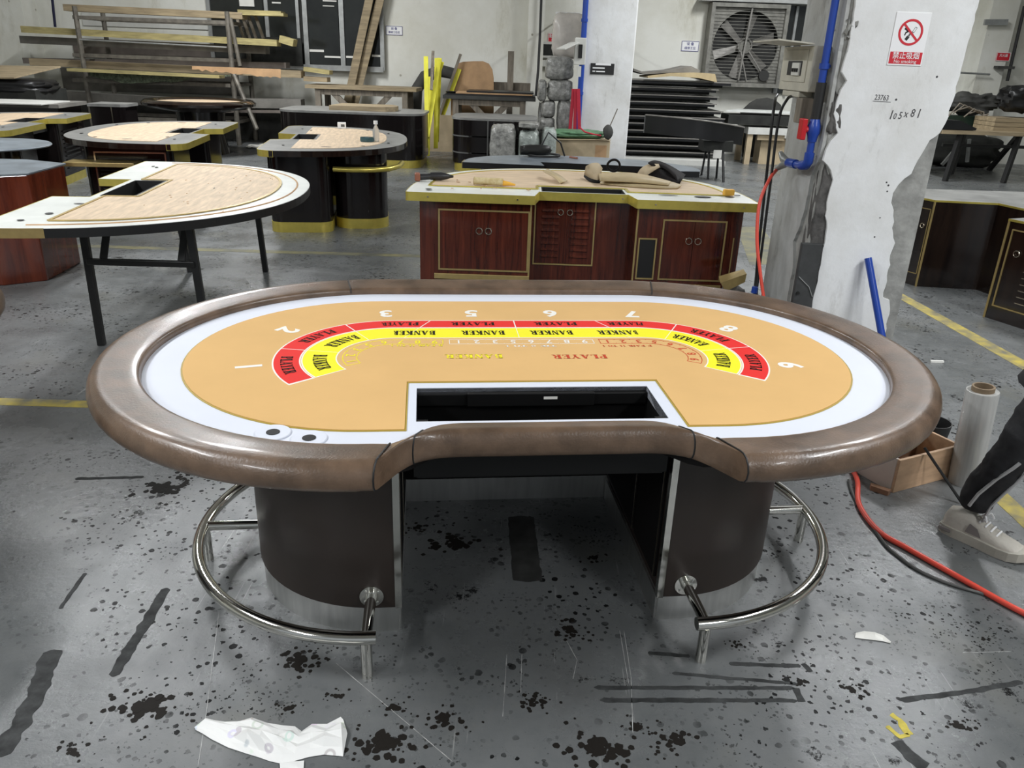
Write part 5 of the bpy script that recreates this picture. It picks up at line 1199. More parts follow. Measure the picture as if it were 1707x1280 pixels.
def roughen(poly, amp=.006, step=.03):
    out = []
    for i in range(len(poly)):
        a, b = poly[i], poly[(i+1) % len(poly)]; L = math.hypot(b[0]-a[0], b[1]-a[1]); n = max(1, int(L/step)) if L < 1.0 else 1
        for k in range(n):
            t = k/n; x, z = a[0]+(b[0]-a[0])*t, a[1]+(b[1]-a[1])*t
            if n > 1: x += amp*noise.noise(Vector((x*40, z*40, 1)))*2
            out.append((x, z))
    return out
part(c2, 'plaster_skin', MB().wprism(roughen(fpoly), CY0, CY0+.024), 'plaster_column', 'flaking white plaster', bevel=.003)
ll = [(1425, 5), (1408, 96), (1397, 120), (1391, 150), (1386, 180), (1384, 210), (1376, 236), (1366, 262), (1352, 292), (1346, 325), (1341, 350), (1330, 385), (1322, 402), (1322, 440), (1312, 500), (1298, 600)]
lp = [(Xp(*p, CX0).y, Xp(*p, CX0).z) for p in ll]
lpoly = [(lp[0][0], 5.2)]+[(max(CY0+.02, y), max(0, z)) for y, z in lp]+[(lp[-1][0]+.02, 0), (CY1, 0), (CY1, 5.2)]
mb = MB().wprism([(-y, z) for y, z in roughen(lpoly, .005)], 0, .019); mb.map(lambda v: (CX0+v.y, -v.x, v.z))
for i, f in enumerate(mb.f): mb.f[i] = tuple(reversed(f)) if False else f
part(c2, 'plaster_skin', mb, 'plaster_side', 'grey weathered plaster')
part(c2, 'broken_edge', MB().cushion((CX0+.085, CY0+.075, .86), .14, .13, .62, .10, 12, 8, 0, 4), 'concrete_dark', 'dark exposed core', smooth=50)  # core colour darkened to imitate the shade inside the broken cavity
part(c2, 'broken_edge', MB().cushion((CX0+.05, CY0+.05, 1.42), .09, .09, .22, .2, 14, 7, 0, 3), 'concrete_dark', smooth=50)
part(c2, 'broken_edge', MB().cushion((CX0+.045, CY0+.10, 1.86), .08, .18, .14, .25, 15, 7, 0, 3), 'concrete_core', smooth=50)
a, b = Q(1337, 405, CY0), Q(1370, 405, CY0); 
pl_ = thing('steel_plate', 'dark steel plate fixed to the broken foot of the near column', 'plate', ((a.x+b.x)/2, CY0, .0))
part(pl_, 'plate', MB().box(-.06, .06, -.02, .02, 0, .70), 'plate_dark', bevel=.003); part(pl_, 'wire', MB().tube([(-.05, -.024, .5), (.02, -.024, .44), (.05, -.024, .38)], .003, 5), 'alu')
for z, y in ((.25, 1), (.4, 0)): part(pl_, 'bolt', MB().cyl((-.04, -.02, z), (-.04, -.03, z), .01, n=8), 'iron_dark')
# no smoking sign
s0, s1 = Q(1497, 19, CY0-.004), Q(1535, 110, CY0-.004); sw, sh = .187, .264
ns = thing('no_smoking_sign', 'white no smoking sign with red ring and red caption on the near column', 'sign', (2.080, CY0-.004, 1.692), R_(0))
part(ns, 'board', MB().box(-sw/2, sw/2, 0, .004, 0, sh), 'sign_white', bevel=.001)
part(ns, 'caption_band', MB().box(-sw/2+.006, sw/2-.006, -.0008, 0, .008, .068), 'sign_red')
def disc_ring(c, R, r, n=40):
    vs = []; fs = []
    for i in range(n):
        t = 2*math.pi*i/n; vs += [(c[0]+R*math.cos(t), -.001, c[1]+R*math.sin(t)), (c[0]+r*math.cos(t), -.001, c[1]+r*math.sin(t))]
    for i in range(n): j = (i+1) % n; fs.append((2*i, 2*i+1, 2*j+1, 2*j))
    return MB().add(vs, fs)
cc = (.0, .166)
part(ns, 'hand', MB().bar((-.035, -.0006, .185), (-.012, -.0006, .172), .0002, .010, (0, 0, 1)).bar((-.028, -.0006, .162), (-.006, -.0006, .176), .0002, .008, (0, 0, 1)).bar((-.030, -.0006, .150), (-.026, -.0006, .162), .0002, .006, (0, 0, 1)), 'sign_black')
part(ns, 'match', MB().bar((-.020, -.0007, .128), (-.008, -.0007, .146), .0002, .016, (0, 0, 1)), 'sign_black')
part(ns, 'cigarette', MB().bar((-.010, -.00075, .143), (.002, -.00075, .165), .0002, .009, (0, 0, 1)).bar((.012, -.00075, .165), (.026, -.00075, .192), .0002, .012, (0, 0, 1)), 'cable_grey'); part(ns, 'cigarette_paper', MB().bar((.0135, -.0009, .168), (.0245, -.0009, .189), .0002, .008, (0, 0, 1)), 'sign_white')
part(ns, 'ring', disc_ring(cc, .066, .054), 'sign_red'); part(ns, 'bar', MB().bar((-.042, -.0012, .207), (.042, -.0012, .125), .0002, .011, (0, 0, 1)), 'sign_red')
wall_text(ns, 'caption', '禁止吸烟', .037, 'sign_white', Vector((0, -.0018, .048)), .0002); wall_text(ns, 'caption', 'No smoking', .025, 'sign_white', Vector((0, -.0018, .020)), .0)
mat('pen_ink', (.06, .06, .065), .7)
def scrawl(txt, px, py, sz, tilt=0): 
    q = Q(px, py, CY0-.0015); o = wall_text(c2, 'handwriting', txt, sz, 'pen_ink', q, 0, .8, tilt); return o
scrawl('23763', 1470, 163, .040, R_(2)); q = Q(1470, 169, CY0-.0012); part(c2, 'handwriting', MB().bar(q+Vector((-.05, 0, 0)), q+Vector((.05, 0, -.002)), .0006, .0022), 'pen_ink')
for ch, px, py, sz in (('1', 1486, 192, .07), ('0', 1492, 194, .045), ('5', 1501, 193, .055), ('x', 1511, 190, .055), ('8', 1522, 189, .06), ('1', 1532, 190, .07)): scrawl(ch, px, py, sz, R_(8))
for px, py, r in ((1494, 166, .006), (1478, 304, .005), (1481, 309, .006), (1479, 319, .005), (1562, 128, .006), (1467, 363, .004), (1458, 395, .005)): q = Q(px, py, CY0-.001); part(c2, 'nail_hole', MB().cyl(q, q+Vector((0, .004, 0)), r, n=8), 'pen_ink')
# electrical box on the side face
eb = thing('fuse_box', 'cream metal fuse box with lid raised on the side of the near column', 'electrical box', (CX0, 5.095, 1.535))
part(eb, 'case', MB().box(-.10, -.002, -.27, .28, 0, .245), 'box_cream', bevel=.005)
part(eb, 'inner_frame', MB().box(-.106, -.10, -.20, .22, .05, .225), 'box_cream', bevel=.002)
part(eb, 'window', MB().box(-.108, -.104, -.13, .13, .085, .165), 'slot_dark'); 
brk = part(eb, 'breaker', MB().box(-.118, -.106, -.11, .02, .085, .155), 'box_white', bevel=.002)
for k in range(3): part(brk, 'toggle', MB().box(-.126, -.118, -.10+k*.038, -.082+k*.038, .105, .125), 'slot_dark')
part(eb, 'lid', MB().add([(-.10, -.27, .25), (-.10, .28, .25), (-.30, .28, .265), (-.30, -.27, .265), (-.10, -.27, .258), (-.10, .28, .258), (-.30, .28, .273), (-.30, -.27, .273)], [(0, 1, 2, 3), (7, 6, 5, 4), (0, 4, 5, 1), (1, 5, 6, 2), (2, 6, 7, 3), (3, 7, 4, 0)]), 'box_cream')
part(eb, 'bracket', MB().box(-.09, -.01, -.10, .22, -.035, -.001), 'box_cream', bevel=.006)
sl = MB().box(CX0-.09, CX0-.005, 4.92, 5.02, 1.36, 1.50); solo('timber_block', sl, 'old_wood', 'rough timber block nailed under the fuse box', 'block', bevel=.006)
# blue water pipe with red valve
bp_ = thing('water_pipe', 'blue plastic pipe with red valve on the side of the near column', 'pipe', (1.676, 4.775, 1.16))
part(bp_, 'pipe', MB().cyl((0, 0, .42), (0, 0, 3.6), .021, n=14), 'blue_pvc', smooth=50); part(bp_, 'tape', MB().cyl((0, 0, .235), (0, 0, .43), .028, n=14), 'rubber', 'black tape wrap', smooth=50)
vb = part(bp_, 'valve', MB().tube([(0, 0, .245), (0, 0, .22), (0, 0, .20), (0, 0, .16), (0, 0, .14), (0, 0, .11)], [.026, .030, .038, .038, .030, .026], 14), 'blue_pvc', smooth=50)
part(vb, 'handle', MB().box(-.075, -.045, -.02, .05, .12, .235).cyl((-.06, 0, .178), (-.03, 0, .178), .018, n=10), 'red_pvc', 'red valve handle', bevel=.005)
part(bp_, 'pipe', MB().cyl((0, 0, .015), (0, 0, .12), .021, n=14), 'blue_pvc', smooth=50)
part(bp_, 'elbow', MB().tube([(0, 0, .05), (0, 0, .0), (-.004, .02, -.022), (-.012, .07, -.03)], .028, 14), 'blue_pvc', smooth=50)
part(bp_, 'pipe', MB().cyl((-.012, .06, -.03), (-.03, .20, -.034), .021, n=14), 'blue_pvc', smooth=50); part(bp_, 'coupling', MB().cyl((-.022, .14, -.032), (-.035, .24, -.035), .027, n=14), 'blue_pvc', smooth=50)
part(bp_, 'brass_tap', MB().tube([(-.034, .23, -.035), (-.05, .30, -.02), (-.055, .36, .01)], [.02, .024, .014], 10), 'alu', smooth=50); part(bp_, 'brass_tap', MB().tube([(-.034, .23, -.035), (-.055, .28, -.055), (-.075, .33, -.085)], [.02, .022, .014], 10), 'alu', smooth=50)
part(bp_, 'clip', MB().cyl((0, 0, .50), (0, 0, .53), .028, n=12).box(0, .033, -.006, .006, .508, .522), 'blue_pvc')
# hose and cables
hz = .011
hp = [Vector((1.61, 5.11, 1.075)), Q(1282, 300, 5.0), Q(1266, 340, 4.95), Q(1262, 400, 4.9), Q(1268, 460, 4.85), Q(1276, 515, 4.8), (1.62, 4.72, .03), (1.72, 4.40, hz), (1.62, 3.9, hz), (1.50, 3.4, hz)]+[P(*p, hz) for p in ((1425, 790), (1432, 840), (1465, 885), (1515, 915), (1600, 963), (1660, 997), (1707, 1022), (1790, 1062), (2000, 1130), (2300, 1180), (2700, 1150))]
solo('air_hose', MB().tube(smooth(hp), .0105, 10), 'hose_red', 'red air hose running from the blue tap across the floor', 'hose', smooth=60, base=(1.6, 4.2, 0))
for i, pts in enumerate(([Xp(1296, 158, 1.66), Q(1290, 180, 5.12), Q(1278, 290, 5.12), Q(1266, 400, 5.12), Q(1258, 482, 5.12), Vector((1.50, 4.85, .01)), Vector((1.38, 4.5, .01))], [Xp(1322, 160, 1.66), Q(1312, 166, 5.06), Q(1298, 200, 5.06), Q(1285, 300, 5.05), Q(1272, 400, 5.05), Q(1262, 480, 5.05), Vector((1.535, 4.80, .01)), Vector((1.45, 4.42, .01))])):
    solo('power_cable', MB().tube(smooth(pts), .009, 8), 'rubber', ['black power cable hanging from the far corner of the fuse box bracket', 'black power cable curving out of the fuse box beside the timber block'][i], 'cable', smooth=60)
solo('plug', MB().cyl(Q(1259, 478, 5.01), Q(1257, 488, 5.01), .02, n=10), 'blue_pvc', 'blue plug on the hanging black cables', 'plug')
solo('floor_cable', MB().tube(smooth([P(*p, .006) for p in ((1415, 800), (1425, 830), (1470, 900), (1495, 925), (1530, 950), (1580, 972), (1640, 990))]), .006, 6), 'cable_grey', 'thin dark cable lying beside the red hose', 'cable', smooth=60)
a = Q(1447, 430, 4.665); b = Q(1471, 565, 4.50); e = (b-a).normalized(); b = b+e*((b.z-.02)/-e.z)
solo('blue_rod', MB().cyl(a, b, .021, n=14), 'blue_pvc', 'short blue plastic pipe leaning on the near column', 'pipe', smooth=50)

# ================================================================ on and around the mahogany table
def on(px, py, z): return P(px, py, z)
HT = MH+.0045
dr_ = thing('cordless_drill', 'black cordless drill with red-brown battery lying on the mahogany table', 'drill', on(722, 301, HT), R_(8))
part(dr_, 'motor', MB().tube([(-.02, .0, .032), (.06, .0, .032), (.09, 0, .032), (.12, 0, .032)], [.028, .030, .024, .016], 12), 'tool_black', smooth=50); part(dr_, 'grip', MB().tube([(.0, 0, .032), (-.05, -.01, .028), (-.10, -.015, .026)], [.024, .022, .024], 10), 'tool_black', smooth=50); part(dr_, 'battery', MB().box(-.135, -.095, -.05, .03, .0, .055), 'tool_rust', bevel=.008); part(dr_, 'chuck', MB().cyl((.12, 0, .032), (.15, 0, .032), .014, .008, 12), 'iron_dark')
gt = thing('sealant_tube', 'cream sealant cartridge with yellow nozzle lying on the mahogany table', 'tube', on(820, 310, HT), R_(-6))
part(gt, 'cartridge', MB().cyl((-.13, 0, .031), (.08, 0, .031), .026, n=18), 'tube_cream', smooth=50); part(gt, 'nozzle', MB().tube([(.08, 0, .024), (.12, 0, .022), (.17, 0, .016)], [.02, .014, .006], 10), 'tape_orange', smooth=50); part(gt, 'rim', MB().ring((-.13, 0, .031), .026, .003, 'x', 18, 6), 'tan_hide')
tpm = thing('tape_measure', 'small orange tape measure on the end of the mahogany table', 'tape measure', on(1214, 326, HT), R_(4))
part(tpm, 'case', MB().box(-.04, .04, -.02, .02, 0, .045), 'tape_orange', bevel=.01); part(tpm, 'blade', MB().box(.04, .085, -.008, .008, .002, .006), 'tool_black')
def flap(name, label, mt2, rows, th=.005):
    vs = []; fs = []; n = len(rows[0]); sub = 5
    def cr(r):
        pts = [P(px, py, HT+dz+.007) for px, py, dz in r]; return smooth(pts, sub)
    g = [cr(r) for r in rows]; m_ = len(g[0])
    for r in g: vs += r
    for i in range(len(g)-1): fs += [(i*m_+k, i*m_+k+1, (i+1)*m_+k+1, (i+1)*m_+k) for k in range(m_-1)]
    zmin = min(v.z for v in vs)
    o = solo(name, MB().add(vs, fs), mt2, label, 'leather piece', smooth=60); s_ = o.modifiers.new('thick', 'SOLIDIFY'); s_.thickness = th; s_.offset = -1; return o
flap('leather_offcut', 'short flat tan leather strip lying by the tray well of the mahogany table', 'tan_hide', [[(905, 285, .05), (925, 296, .03), (933, 305, .005)], [(913, 281, .055), (932, 291, .035), (946, 301, .01)]])
flap('leather_offcut', 'long tan leather strip lowest of the heap on the mahogany table', 'tan_hide', [[(1000, 305, .003), (1050, 310, .003), (1100, 313, .003), (1130, 313, .003)], [(1004, 297, .015), (1060, 299, .02), (1110, 301, .02), (1136, 308, .01)]], .008)
flap('leather_offcut', 'tan leather strip lying on the long strip of the heap', 'tan_hide', [[(1000, 300, .035), (1040, 302, .028), (1075, 304, .024), (1115, 308, .018)], [(998, 289, .055), (1040, 287, .065), (1075, 291, .05), (1118, 302, .03)]], .008)
flap('leather_offcut', 'pale leather piece rolled up at the end of the tan strips', 'kraft_pale', [[(974, 291, .028), (984, 297, .012), (996, 300, .010), (1001, 298, .012)], [(975, 284, .062), (985, 284, .068), (997, 285, .068), (1003, 286, .065)], [(977, 277, .095), (986, 272, .112), (998, 272, .115), (1004, 280, .09)]])
flap('leather_offcut', 'black leather scrap under the pale rolled piece', 'hide_black', [[(973, 294, .012), (984, 302, .002), (1003, 304, .002)], [(974, 288, .03), (986, 293, .02), (1004, 296, .02)]])
solo('leather_loop', MB().tube([P(1022, 287, HT)+Vector((.052*math.cos(k*.314), .012*math.sin(k*.314*2), .055+.047*math.sin(k*.314))) for k in range(20)], .010, 8, closed=True), 'hide_black', 'black leather loop standing behind the tan strips', 'leather piece', smooth=60)
flap('leather_offcut', 'pale folded leather piece propped up like a tent', 'kraft_pale', [[(1066, 297, .016), (1075, 295, .03), (1084, 288, .06), (1100, 278, .105)], [(1062, 290, .045), (1068, 281, .085), (1080, 274, .112), (1098, 273, .118)]])
flap('leather_offcut', 'black leather inside the pale tent-like piece', 'hide_black', [[(1078, 299, .008), (1098, 302, .006), (1114, 306, .004), (1130, 308, .003)], [(1076, 294, .03), (1098, 280, .09), (1118, 285, .075), (1134, 294, .045)]])
flap('leather_offcut', 'black leather flap hanging over the pale tent-like piece', 'hide_black', [[(1086, 275, .112), (1102, 278, .10), (1118, 288, .07), (1133, 306, .006)], [(1080, 271, .125), (1092, 267, .135), (1114, 274, .115), (1143, 291, .04)]])
rnd = random.Random(11)
for i in range(12):
    q = on(rnd.uniform(740, 880), rnd.uniform(300, 318), HT); solo('wood_shaving', MB().bar(q+Vector((0, 0, .003)), q+Vector((rnd.uniform(-.03, .03), rnd.uniform(-.02, .02), .006)), .008, .004), 'kraft', 'small wood shaving scattered on the mahogany table', 'shaving', 'shavings on the mahogany table')
gb = Q(1216, 470, 5.28)
sd = solo('sand_bag', MB().cushion((gb.x+.02, 5.27, .13), .22, .22, .27, .12, 51, 7, 0, 2.6), 'concrete_dark', 'small dark lump standing before the mahogany table', 'stone', smooth=60)
br = thing('brass_bracket', 'bent brass angle piece on the dark lump before the mahogany table', 'bracket', (gb.x, 5.26, .31), R_(14))
part(br, 'plate', MB().add([(-.10, -.05, .0), (.10, -.02, .05), (.12, .06, .06), (-.07, .04, .02), (-.10, -.05, .005), (.10, -.02, .055), (.12, .06, .065), (-.07, .04, .025)], [(0, 3, 2, 1), (4, 5, 6, 7), (0, 1, 5, 4), (1, 2, 6, 5), (2, 3, 7, 6), (3, 0, 4, 7)]), 'brass_dull'); part(br, 'flange', MB().add([(-.10, -.05, .005), (.10, -.02, .055), (.09, -.03, .0), (-.06, -.055, -.055), (-.10, -.055, .005), (.10, -.025, .055), (.09, -.035, .0), (-.06, -.06, -.055)], [(0, 1, 2, 3), (7, 6, 5, 4), (0, 4, 5, 1), (1, 5, 6, 2), (2, 6, 7, 3), (3, 7, 4, 0)]), 'brass_dull')
# on the grey-bordered table with rounded pedestals
GT = .8045
pk = thing('parts_box', 'small white box with dark label on the grey-bordered table', 'box', on(570, 214, GT), R_(10)); part(pk, 'box', MB().box(-.05, .05, -.03, .03, 0, .07), 'sign_white', bevel=.003); part(pk, 'label', MB().box(-.01, .035, -.031, -.03, .02, .05), 'cable_grey')
bo = thing('clear_bottle', 'clear plastic bottle with white cap on the grey-bordered table', 'bottle', on(627, 236, GT)); part(bo, 'bottle', MB().lathe([(0, 0), (.032, 0), (.034, .02), (.034, .11), (.030, .13), (.014, .16), (.014, .175), (0, .175)], n=20), 'bottle_clear', smooth=50); part(bo, 'cap', MB().lathe([(0, .175), (.022, .175), (.022, .21), (0, .21)], n=16), 'sign_white', smooth=50)
solo('upturned_bowl', MB().lathe([(0, 0), (.07, 0), (.075, .02), (.07, .045), (0, .05)], on(612, 236, GT), 24), 'blue_clear', 'dark blue-green bowl upside down on the grey-bordered table', 'bowl', smooth=50)
cz = P(436, 246); solo('white_cloth', MB().cushion((cz.x, cz.y, .025), .42, .5, .05, .25, 91, 8, 0, 2.4), 'paper_white', 'white cloth crumpled on the floor between two grey-bordered tables', 'cloth', smooth=60)

# ================================================================ floor things by the right end of the baccarat table
bx = thing('wooden_box', 'open wooden tray box on the floor under the leather rail', 'box', (*P(1488, 822).xy, 0), math.atan2((P(1590, 794)-P(1488, 822)).y, (P(1590, 794)-P(1488, 822)).x))
BL = (P(1590, 794)-P(1488, 822)).length; BH, BD = .155, .21; th = .014
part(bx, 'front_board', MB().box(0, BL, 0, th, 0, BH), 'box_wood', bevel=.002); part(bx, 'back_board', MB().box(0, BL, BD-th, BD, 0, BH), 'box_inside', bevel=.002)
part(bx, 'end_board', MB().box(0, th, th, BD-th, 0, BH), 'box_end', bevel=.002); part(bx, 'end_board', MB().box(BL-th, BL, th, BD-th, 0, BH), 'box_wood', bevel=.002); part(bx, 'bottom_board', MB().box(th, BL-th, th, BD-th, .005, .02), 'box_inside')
solo('base_board', MB().prism([(1.555, 3.01), (1.62, 2.955), (1.60, 2.935), (1.545, 2.98)], 0, .022), 'box_inside', 'flat brown board poking out from under the wooden box', 'board')
q0 = Q(1541, 746, 3.03); q1 = P(1602, 836, .01)
solo('black_strap', MB().tube(smooth([q0, q0.lerp(q1, .5), q1]), .006, 6), 'rubber', 'thin black rod leaning from the wooden box to the floor', 'rod', smooth=60)
dl = P(1572, 745); solo('black_bucket', MB().lathe([(0, 0), (.07, 0), (.085, .14), (.08, .14), (.066, .01), (0, .01)], (1.99, 3.42, 0), 24), 'rubber', 'small black bucket behind the wooden box', 'bucket', smooth=50)
fr_ = thing('film_roll', 'upright roll of clear stretch film with cardboard core on the floor', 'roll', (*P(1606, 803).xy, 0)); FHt = .455
part(fr_, 'film', MB().lathe([(.036, 0), (.064, .002), (.064, FHt-.03), (.062, FHt-.02), (.036, FHt-.02)], n=36), 'film', smooth=40); part(fr_, 'core', MB().lathe([(.044, 0), (.044, FHt), (.036, FHt), (.036, .0)], n=36), 'card_core', smooth=40)
fr_.rotation_euler = (R_(0), R_(-3.5), 0)
# crumpled bag paper and tissue
def paper(name, lb, top, bot, mt2, amp, seed, cat='paper'):
    vs = []; fs = []; n = len(top); rows = 6
    for i in range(n):
        a, b = P(*top[i]), P(*bot[i])
        for r in range(rows+1):
            t = r/rows; p = a.lerp(b, t); e = math.sin(math.pi*t)*(.3 if i in (0, n-1) else 1)
            z = .003+amp*(abs(noise.noise(p*16+Vector((seed, 0, 0))))*1.6*e+.5*e*abs(noise.noise(p*45+Vector((0, seed, 0)))))
            vs.append((p.x, p.y, z))
    for i in range(n-1):
        for r in range(rows): k = i*(rows+1)+r; fs.append((k, k+1, k+rows+2, k+rows+1))
    o = solo(name, MB().add(vs, fs), mt2, lb, cat, base=None); s_ = o.modifiers.new('thick', 'SOLIDIFY'); s_.thickness = .0012; return o
def bag_mat():
    m = bpy.data.materials.new('printed_paper'); m.use_nodes = True; nt = m.node_tree; b = nt.nodes['Principled BSDF']; L = nt.links
    tc = nt.nodes.new('ShaderNodeTexCoord'); v = nt.nodes.new('ShaderNodeTexVoronoi'); v.inputs['Scale'].default_value = 19; L.new(tc.outputs['Object'], v.inputs['Vector'])
    r = nt.nodes.new('ShaderNodeValToRGB'); e = r.color_ramp.elements; e[0].position = .16; e[0].color = (0, 0, 0, 1); e[1].position = .20; e[1].color = (1, 1, 1, 1)
    x = e.new(.28); x.color = (1, 1, 1, 1); y = e.new(.32); y.color = (0, 0, 0, 1); L.new(v.outputs['Distance'], r.inputs[0])
    hs = nt.nodes.new('ShaderNodeHueSaturation'); hs.inputs['Saturation'].default_value = .45; hs.inputs['Value'].default_value = .8; L.new(v.outputs['Color'], hs.inputs['Color'])
    mx = nt.nodes.new('ShaderNodeMix'); mx.data_type = 'RGBA'; mx.inputs[6].default_value = (.80, .80, .78, 1); L.new(hs.outputs[0], mx.inputs[7])
    mm = nt.nodes.new('ShaderNodeMath'); mm.operation = 'MULTIPLY'; mm.inputs[1].default_value = .40; L.new(r.outputs[0], mm.inputs[0]); L.new(mm.outputs[0], mx.inputs[0])
    L.new(mx.outputs[2], b.inputs['Base Color']); b.inputs['Roughness'].default_value = .7; MATS['printed_paper'] = m
bag_mat()
paper('crumpled_paper', 'crumpled white printed paper lying before the baccarat table', [(324, 1214), (345, 1200), (375, 1204), (400, 1203), (420, 1197), (445, 1206), (470, 1210), (492, 1212), (503, 1220), (520, 1208), (545, 1208), (568, 1196), (572, 1200)],
      [(326, 1218), (338, 1224), (352, 1233), (380, 1247), (410, 1257), (430, 1263), (450, 1270), (468, 1274), (490, 1270), (515, 1263), (540, 1259), (572, 1262), (579, 1224)], 'printed_paper', .035, 3)
paper('paper_flap', 'small white flap sticking out under the crumpled paper', [(466, 1270), (480, 1270), (495, 1270), (507, 1269)], [(468, 1290), (480, 1291), (495, 1291), (506, 1290)], 'printed_paper', .006, 5)
paper('tissue_scrap', 'small white tissue scrap on the stained floor', [(1426, 1056), (1440, 1053), (1458, 1055), (1472, 1060), (1485, 1071)], [(1425, 1064), (1440, 1066), (1458, 1068), (1472, 1070), (1484, 1073)], 'paper_white', .012, 8)
q = P(1563, 604); solo('white_chip', MB().box(q.x-.045, q.x+.035, q.y-.008, q.y+.008, 0, .012), 'paper_white', 'small white offcut on the floor by the table end', 'offcut')

# ================================================================ the person cut by the right edge
pe = thing('person', 'person in dark jacket, black trousers with grey piping and off-white sneakers', 'person', (1.95, 2.55, 0), 0)
W0 = Vector((1.95, 2.55, 0))
def L_(x, y, z): return Vector((x, y, z))-W0
HIP = (2.02, 2.52, .93)
def skin_mesh(name, verts, edges, mt2, sub=2, root=0, parent=pe):
    me = bpy.data.meshes.new(name); me.from_pydata([tuple(v[:3]) for v in verts], edges, []); me.update(); o = link(name, me, mt2, parent)
    sk_ = o.modifiers.new('skin', 'SKIN'); sk_.use_smooth_shade = True
    for i, v in enumerate(verts):
        d = me.skin_vertices[0].data[i]; r = v[3]; d.radius = r if isinstance(r, tuple) else (r, r); d.use_root = (i == root)
    s_ = o.modifiers.new('sub', 'SUBSURF'); s_.levels = sub; s_.render_levels = sub; return o
def V4(x, y, z, r): p = L_(x, y, z); return (p.x, p.y, p.z, r)
# body: pelvis, spine, neck, head, arms to the wrists, legs to the ankles
bv = [V4(2.02, 2.52, .95, (.13, .10)), V4(2.02, 2.52, 1.15, (.13, .09)), V4(2.02, 2.52, 1.32, (.13, .085)), V4(2.02, 2.515, 1.46, .055), V4(2.02, 2.50, 1.55, (.06, .07)), V4(2.02, 2.49, 1.63, (.078, .095)), V4(2.02, 2.495, 1.71, (.06, .075)),
      V4(1.87, 2.52, 1.37, .042), V4(1.80, 2.50, 1.14, .045), V4(1.86, 2.38, .92, .032), V4(2.17, 2.52, 1.37, .042), V4(2.25, 2.52, 1.14, .045), V4(2.26, 2.46, .90, .032),
      V4(1.935, 2.53, .88, .085), V4(1.865, 2.565, .52, .055), V4(1.760, 2.650, .12, .036), V4(2.11, 2.53, .88, .085), V4(2.17, 2.56, .50, .055), V4(2.26, 2.66, .12, .036)]
be = [(0, 1), (1, 2), (2, 3), (3, 4), (4, 5), (5, 6), (2, 7), (7, 8), (8, 9), (2, 10), (10, 11), (11, 12), (0, 13), (13, 14), (14, 15), (0, 16), (16, 17), (17, 18)]
skin_mesh('body', bv, be, 'skin')
# trousers, loose around the shins
tv = [V4(2.02, 2.52, 1.0, (.15, .12)), V4(1.94, 2.53, .86, .105), V4(1.875, 2.560, .55, .085), V4(1.822, 2.600, .36, .074), V4(1.780, 2.632, .20, .062), V4(1.765, 2.645, .115, .064), V4(2.11, 2.53, .86, .105), V4(2.17, 2.56, .53, .085), V4(2.22, 2.61, .34, .074), V4(2.25, 2.645, .12, .066)]
skin_mesh('trousers', tv, [(0, 1), (1, 2), (2, 3), (3, 4), (4, 5), (0, 6), (6, 7), (7, 8), (8, 9)], 'pants')
tr_ = [o for o in pe.children if o.name.startswith('trousers')][0]
ftx = bpy.data.textures.new('cloth_folds', 'CLOUDS'); ftx.noise_scale = .09; ftx.noise_depth = 2
dm = tr_.modifiers.new('folds', 'DISPLACE'); dm.texture = ftx; dm.strength = .030; dm.mid_level = .5; dm.texture_coords = 'LOCAL'
for o in (tr_,): o.modifiers['sub'].levels = 4; o.modifiers['sub'].render_levels = 4
# grey piping down the shin
pw = [Q(1607, 842, 2.52), Q(1617, 818, 2.52), Q(1640, 788, 2.51), Q(1657, 773, 2.51), Q(1670, 767, 2.51)]
def hug(pts, off=.004):
    return pts
part(pe, 'piping', MB().tube([L_(1.730, 2.600, .16), L_(1.742, 2.585, .22), L_(1.772, 2.556, .30), L_(1.800, 2.528, .36), L_(1.812, 2.520, .385)], .007, 6), 'piping', smooth=60)
part(pe, 'piping', MB().tube([L_(1.790, 2.588, .10), L_(1.795, 2.578, .17), L_(1.815, 2.562, .23), L_(1.850, 2.545, .31), L_(1.872, 2.535, .37)], .006, 6), 'piping', smooth=60)
# jacket: open-hem loft and two sleeves
prof = [(.66, .235, .20), (.72, .215, .185), (.85, .195, .165), (1.05, .195, .155), (1.25, .215, .16), (1.38, .225, .145), (1.45, .125, .11), (1.48, .075, .08)]
vs = []; fs = []; n = 28
for z, rx, ry in prof:
    for k in range(n):
        t = 2*math.pi*k/n; fl_ = 1+(.05*math.sin(5*t) if z < .8 else 0); p = L_(2.0+rx*math.cos(t)*fl_, 2.53+ry*math.sin(t)*fl_, z+(.02*math.sin(3*t) if z < .7 else 0)); vs.append(p)
for i in range(len(prof)-1):
    for k in range(n): fs.append((i*n+k, i*n+(k+1) % n, (i+1)*n+(k+1) % n, (i+1)*n+k))
jk = part(pe, 'jacket', MB().add(vs, fs), 'jacket', smooth=60); s_ = jk.modifiers.new('thick', 'SOLIDIFY'); s_.thickness = .008
for pts in ([L_(1.885, 2.52, 1.425), L_(1.80, 2.505, 1.14), L_(1.855, 2.39, .94)], [L_(2.155, 2.52, 1.425), L_(2.25, 2.52, 1.14), L_(2.26, 2.465, .92)]):
    part(jk, 'sleeve', MB().tube(smooth(pts, 5), [.060, .080, .088, .086, .082, .078, .074, .070, .066, .062, .058], 14), 'jacket_navy', smooth=60)
